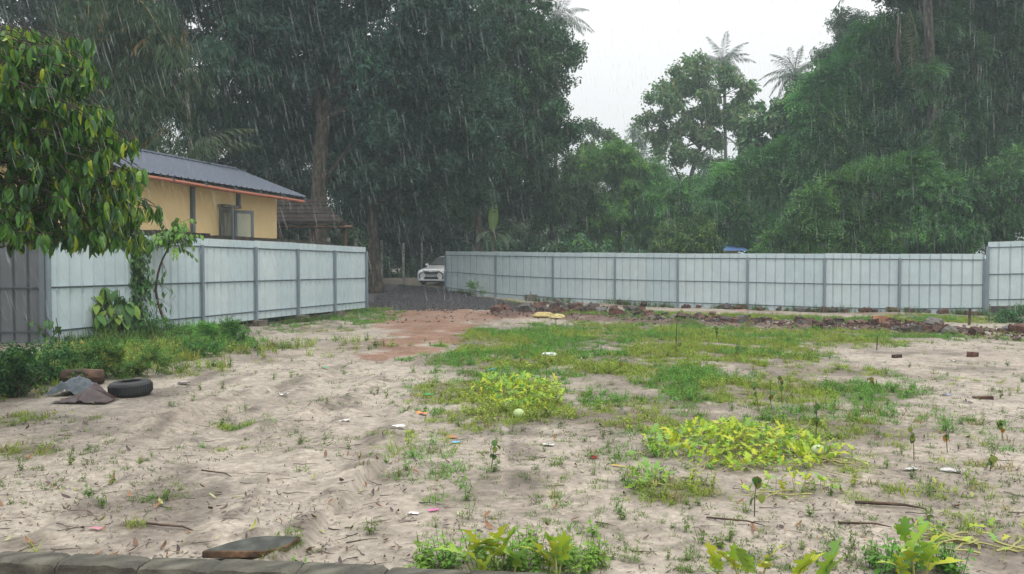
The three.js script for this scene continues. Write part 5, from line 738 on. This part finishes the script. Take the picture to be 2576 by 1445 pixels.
// ---------------------------------------------------------------- dumped things at the left
{
  const tp = ground(329, 996), tyre = thing('old_tyre', 'old black car tyre lying flat on the sand', 'tyre', tp), rub = std([0.022, 0.022, 0.024], 0.55), prof = [[0.13, 0.0], [0.19, -0.005], [0.225, 0.015], [0.235, 0.05], [0.235, 0.11], [0.222, 0.15], [0.19, 0.165], [0.145, 0.16], [0.128, 0.15], [0.155, 0.14], [0.2, 0.12], [0.2, 0.04], [0.15, 0.02], [0.13, 0.0]].map(([x, y]) => new THREE.Vector2(x, y));
  part('casing', new THREE.LatheGeometry(prof, 40), rub, tyre); const tr = new GB(); for (let k = 0; k < 48; k++) tr.box(-0.006, 0.006, 0.035, 0.125, 0.233, 0.241, new THREE.Matrix4().makeRotationY(k / 48 * 6.283)); part('tread', tr.geo(false), rub, tyre);
  part('inner_bead', new THREE.TorusGeometry(0.14, 0.012, 8, 32).rotateX(Math.PI / 2).translate(0, 0.157, 0), rub, tyre); tyre.rotation.set(0.02, 0, 0.05);
  const cloth = (name, label, px, py, w, dp, hf, mat, cat) => { const p = ground(px, py), g = new THREE.PlaneGeometry(w, dp, 30, 22).rotateX(-Math.PI / 2), Pn = g.attributes.position; for (let k = 0; k < Pn.count; k++) { const x = Pn.getX(k), z = Pn.getZ(k); Pn.setY(k, hf(x / w, z / dp) + 0.012); const r = 1 + (noise(x * 6 + 9, z * 6, px) - 0.5) * 0.3; Pn.setX(k, x * r); } g.computeVertexNormals(); const m = single(name, g, mat, label, cat); m.position.copy(p); m.scale.set(0.85, 0.75, 0.85); return m; };
  cloth('rusty_sheet', 'dark brown bent rusty sheet lying before the tarpaulin', 218, 1012, 0.66, 0.42, (x, z) => Math.max(0, 0.2 - Math.abs(x - 0.02) * 0.48 - Math.max(0, z + 0.15) * 0.24) * (0.8 + 0.4 * noise(x * 4, z * 4 + 3, 8)) + fbm(x * 9, z * 9, 2, 4) * 0.03, std([0.07, 0.035, 0.03], 0.4, { map: T.rust }), 'sheet');
  cloth('tarpaulin', 'crumpled blue-grey tarpaulin heaped by the bushes', 188, 990, 0.5, 0.5, (x, z) => Math.max(0, 0.27 - Math.hypot(x + 0.05, z + 0.05) * 0.42) * (0.45 + 1.1 * noise(x * 3.5 + 2, z * 3.5 + 5, 6)) + Math.abs(fbm(x * 7 + 2, z * 7, 3, 6) - 0.5) * 0.2, std([0.085, 0.105, 0.12], 0.6), 'tarpaulin');
  const lp = ground(205, 968), log = thing('cut_log', 'short sawn log lying behind the tarpaulin', 'log', lp); part('log_bark', new GB().tube([V(-0.22, 0.09, 0.03), V(0, 0.095, 0), V(0.25, 0.09, -0.04)], [0.095, 0.1, 0.09], 12).geo(), M.barkBrown, log); part('cut_face', new THREE.CircleGeometry(0.085, 16).rotateY(-Math.PI / 2).translate(-0.222, 0.09, 0.03), std([0.3, 0.2, 0.1], 0.85), log);
}
// ---------------------------------------------------------------- litter
{
  const scrap = (name, label, px, py, w, h, c, cat = 'litter', crumple = 0.5) => { const p = ground(px, py), g = new THREE.PlaneGeometry(w, h, 6, 5).rotateX(-Math.PI / 2), Pn = g.attributes.position; for (let k = 0; k < Pn.count; k++) { const x = Pn.getX(k), z = Pn.getZ(k); Pn.setXYZ(k, x * R(0.85, 1.15), 0.006 + noise(x * 30 + px, z * 30, 1) * Math.min(w, h) * crumple, z * R(0.85, 1.15)); } g.computeVertexNormals(); const m = single(name, g, std(c, 0.55), label, cat); m.position.copy(p); m.rotation.y = R(-0.6, 0.6); return m; };
  const bag = (name, label, px, py, s, c) => { const p = ground(px, py), g = new THREE.IcosahedronGeometry(s, 3), Pn = g.attributes.position; for (let k = 0; k < Pn.count; k++) { const v = V(Pn.getX(k), Pn.getY(k), Pn.getZ(k)), r = 0.5 + 0.7 * noise(v.x / s * 1.6 + px, v.y / s * 1.6 + 9, v.z / s * 1.6 + 4) + 0.35 * noise(v.x / s * 5 + px, v.y / s * 5 + 9, v.z / s * 5 + 4); Pn.setXYZ(k, v.x * r, Math.max(-0.3 * s, v.y * r * 0.9), v.z * r); } g.computeVertexNormals(); const m = single(name, g, std(c, 0.5), label, 'bag'); m.position.copy(p).add(V(0, s * 0.12, 0)); m.scale.set(1.3, 0.6, 0.9); };
  bag('plastic_bag', 'white plastic bag lying in the grass', 1382, 898, 0.11, [0.72, 0.76, 0.78]); bag('sack', 'yellow sack end in the brick heap, left of two', 1368, 802, 0.2, [0.38, 0.3, 0.11]); bag('sack', 'yellow sack end in the brick heap, right of two', 1400, 804, 0.17, [0.42, 0.35, 0.15]); bag('plastic_bag', 'pale bluish bag beside the orange-tan tile', 2158, 812, 0.09, [0.45, 0.55, 0.6]);
  const mp = ground(1305, 1052), mel = single('melon', new THREE.SphereGeometry(0.055, 20, 14).scale(1.1, 0.92, 1), std([0.36, 0.45, 0.2], 0.5), 'pale green round melon lying in the grass', 'melon'); mel.position.copy(mp).add(V(0, 0.042, 0));
  const mq = ground(2058, 1150), mel2 = single('melon', new THREE.SphereGeometry(0.05, 20, 14).scale(1.15, 0.9, 1), std([0.42, 0.48, 0.25], 0.5), 'pale striped melon under leaves at the end of the vine', 'melon'); mel2.position.copy(mq).add(V(0, 0.06, 0));
  [['red_wrapper', 'red curled wrapper on the sand before the large vine', 1490, 1154, 0.07, 0.06, [0.5, 0.03, 0.06]], ['paper_scrap', 'crumpled white paper left of the red wrapper', 1380, 1126, 0.09, 0.06, [0.75, 0.77, 0.78]], ['green_bottle', 'flat green plastic scrap on the sandy track', 818, 926, 0.12, 0.05, [0.02, 0.3, 0.12]], ['green_scrap', 'flat green plastic scrap left of the yellow vine', 1078, 996, 0.12, 0.05, [0.02, 0.28, 0.13]], ['orange_wrapper', 'orange and white wrapper in the grass left of the melon', 1060, 1046, 0.11, 0.07, [0.6, 0.22, 0.06]], ['orange_scrap', 'orange-brown husk on the sand above the blue scrap', 1138, 1104, 0.1, 0.05, [0.42, 0.16, 0.04]], ['blue_scrap', 'small light blue scrap under the orange-brown husk', 1147, 1118, 0.08, 0.04, [0.15, 0.4, 0.62]], ['blue_scrap', 'light blue scrap in the grass above the yellow vine', 1240, 934, 0.09, 0.05, [0.12, 0.45, 0.6]], ['dark_blue_scrap', 'dark blue crumpled scrap in the grass', 1564, 912, 0.14, 0.1, [0.02, 0.07, 0.1]], ['pink_wrapper', 'bright pink strip on the foreground sand', 1090, 1286, 0.07, 0.03, [0.6, 0.12, 0.32]], ['white_scrap', 'white torn strip left of the pink strip', 1040, 1291, 0.06, 0.03, [0.72, 0.73, 0.74]], ['toffee_wrapper', 'orange and violet sweet wrapper near the kerb', 238, 1337, 0.1, 0.035, [0.5, 0.2, 0.25]], ['white_scrap', 'white plastic scrap at the bottom edge by the kerb end', 920, 1437, 0.09, 0.05, [0.72, 0.73, 0.72]], ['paper_scrap', 'white crumpled paper on the sandy track', 1000, 1082, 0.13, 0.06, [0.62, 0.6, 0.6]], ['paper_scrap', 'crumpled white paper strip by the wheel ridge', 868, 1064, 0.12, 0.04, [0.68, 0.68, 0.68]], ['paper_scrap', 'white torn paper beside the tyre ridge', 712, 1000, 0.12, 0.07, [0.65, 0.65, 0.66]], ['white_scrap', 'white torn sheet on the right-hand sand, left of its pair', 2292, 1183, 0.11, 0.05, [0.45, 0.44, 0.43]], ['white_scrap', 'white torn sheet on the right-hand sand, right of its pair', 2392, 1190, 0.13, 0.05, [0.45, 0.44, 0.43]], ['yellow_wrapper', 'yellow wrapper strip right of the red wrapper', 1556, 1174, 0.11, 0.03, [0.4, 0.28, 0.04]], ['dark_cloth', 'purple-black cloth scrap beside the tyre', 462, 966, 0.18, 0.08, [0.04, 0.03, 0.045]], ['white_scrap', 'white scrap in the grass near the fence corner blocks', 2405, 912, 0.16, 0.06, [0.6, 0.66, 0.68]], ['blue_scrap', 'blue scrap on the right-hand sand by the brick sliver', 2385, 1000, 0.1, 0.05, [0.15, 0.3, 0.6]], ['white_plate', 'pale foam plate in the rubble row by the boulders', 1985, 818, 0.2, 0.1, [0.55, 0.6, 0.62]], ['white_scrap', 'white sheet scrap in front of the middle rubble', 1790, 826, 0.28, 0.12, [0.62, 0.62, 0.6]], ['paper_scrap', 'white paper tangle before the right rubble', 2462, 838, 0.26, 0.12, [0.68, 0.66, 0.64]], ['black_scrap', 'black rubber scrap on the sand at right', 2435, 1022, 0.1, 0.05, [0.03, 0.03, 0.035]]].forEach((a) => scrap(...a));
  // fallen leaves and twigs
  const lg = [0, 1, 2].map((k) => { const b = new GB(); leafInto(b, 0.1, 0.036, { bend: -0.5 - k * 0.5, fold: 0.5 - k * 0.3, segs: 4 }); return b.geo(); }), lm = [[0.13, 0.065, 0.035], [0.09, 0.05, 0.035], [0.2, 0.1, 0.04], [0.33, 0.34, 0.17], [0.3, 0.3, 0.08], [0.06, 0.04, 0.035], [0.25, 0.12, 0.05]].map((c) => std(c, 0.6));
  const spot = () => { for (;;) { const px = R(0, 2576), py = 905 + 520 * Math.pow(rnd(), 0.75), p = ground(px, py); if (px > 1150 && rnd() < 0.55) continue; if (pathMask(p.x, -p.z) > 0.6) continue; return p; } };
  for (let k = 0; k < 290; k++) { const p = spot(), ci = Math.floor(rnd() * lm.length), zone = -p.z < 5.6 ? 'on the sand close to the kerb and bottom edge' : p.x < -0.6 ? 'on the sandy track at left' : -p.z < 9 ? 'on the sand around the large melon vine' : 'on the far sand and grass', hue = ['brown', 'dark brown', 'tan', 'pale green', 'yellow', 'blackish', 'orange'][ci], m = single('fallen_leaf', pick(lg), lm[ci], `${hue} fallen leaf ${zone}`, 'leaf', `${hue} fallen leaves ${zone}`); m.position.copy(p).add(V(0, 0.008, 0)); m.rotation.set(R(-0.3, 0.2), rnd() * 6.28, R(-0.5, 0.5), 'YXZ'); m.scale.setScalar(R(0.35, 0.8)); }
  const tg = Array.from({ length: 6 }, () => { const P = []; let x = 0, z = 0, a = 0; for (let k = 0; k < 6; k++) { P.push(V(x, 0.006 + rnd() * 0.012, z)); a += gauss() * 0.3; x += Math.cos(a) * 0.05; z += Math.sin(a) * 0.05; } return new GB().tube(P, P.map((_, k) => 0.0045 * (1.15 - k / 7)), 5).geo(); });
  for (let k = 0; k < 210; k++) { const p = spot(), zone = -p.z < 5.6 ? 'on the sand close to the kerb and bottom edge' : p.x < -0.6 ? 'on the sandy track at left' : -p.z < 9 ? 'on the sand around the large melon vine' : 'on the far sand and grass', m = single('twig', pick(tg), pick([M.bark, M.barkBrown, lm[1], lm[5]]), `thin dead twig lying ${zone}`, 'twig', `twigs ${zone}`); m.position.copy(p); m.rotation.y = R(-0.9, 0.9) + (rnd() < 0.5 ? Math.PI : 0); m.scale.setScalar(R(0.25, 0.75)); }
  const stick = (label, px, py, L, yaw, r) => { const p = ground(px, py), m = single('stick', new GB().tube([V(-L / 2, 0.015, 0), V(-L * 0.15, 0.025, 0.02), V(L * 0.2, 0.02, -0.01), V(L / 2, 0.01, 0.01)], [r, r, r * 0.8, r * 0.4], 6).geo(), M.barkBrown, label, 'stick'); m.position.copy(p); m.rotation.y = yaw; };
  stick('longest brown stick on the right-hand sand', 2240, 1276, 0.42, -0.3, 0.011); stick('reddish stick left of the vine tangle', 2175, 1320, 0.3, -0.2, 0.007); stick('dark curved stick near the kerb', 430, 1332, 0.36, -0.35, 0.007); stick('dark stick in the middle of the sandy track', 545, 1192, 0.32, -0.5, 0.006); stick('dark bent stick in front of the green patch', 1850, 1315, 0.34, -0.4, 0.006);
  const fl = []; for (let k = 0; k < 30000; k++) { const d = 4.1 + 20 * Math.pow(rnd(), 1.6), x = R(-0.7, 0.7) * d, n = fbm(x * 1.5, d * 1.5, 3, 170); if (rnd() > sstep(0.38, 0.66, n) * 0.95 + 0.1) continue; fl.push({ m: mtx(V(x, height(x, d) + 0.003, -d), new THREE.Quaternion().setFromEuler(new THREE.Euler(R(-0.4, 0.4), rnd() * 6.28, R(-0.4, 0.4))), V(R(0.08, 0.3), R(0.1, 0.3), R(0.08, 0.5))), c: rnd() < 0.8 ? vary([0.07, 0.05, 0.04], 0.4) : vary([0.2, 0.15, 0.07], 0.4) }); }
  const m = instances('leaf_crumbs', lg[1], std([1, 1, 1], 0.8), fl, scene); m.userData = { kind: 'stuff', label: 'dark crumbs of dead leaf scattered over the sand', category: 'litter' };
}

// ---------------------------------------------------------------- rain: slender falling drops, drifting away to the right
{
  const dir = V(0.15, -1, -0.28).normalize(), q0 = new THREE.Quaternion().setFromUnitVectors(V(0, 1, 0), dir), l = [];
  for (let k = 0; k < 15000; k++) { const d = 5 + 21 * Math.pow(rnd(), 0.75), x = R(-0.66, 0.66) * d, y = EYE + R(-0.07, 0.34) * d; if (y < 0.3) continue; const e = new THREE.Quaternion().setFromEuler(new THREE.Euler(gauss() * 0.03, 0, gauss() * 0.03)); l.push({ m: mtx(V(x, y, -d), e.multiply(q0), V(1, R(0.6, 1.4), 1).multiplyScalar(R(0.7, 1.2))) }); }
  const g = new THREE.OctahedronGeometry(1).scale(0.002, 0.072, 0.002), o = instances('rain', g, new THREE.MeshStandardMaterial({ color: col(0.85, 0.88, 0.9), roughness: 0.3, transparent: true, opacity: 0.13, depthWrite: false }), l, scene, false);
  o.userData = { kind: 'stuff', label: 'slanting rain falling over the whole lot', category: 'rain' };
}
renderer.render(scene, camera);
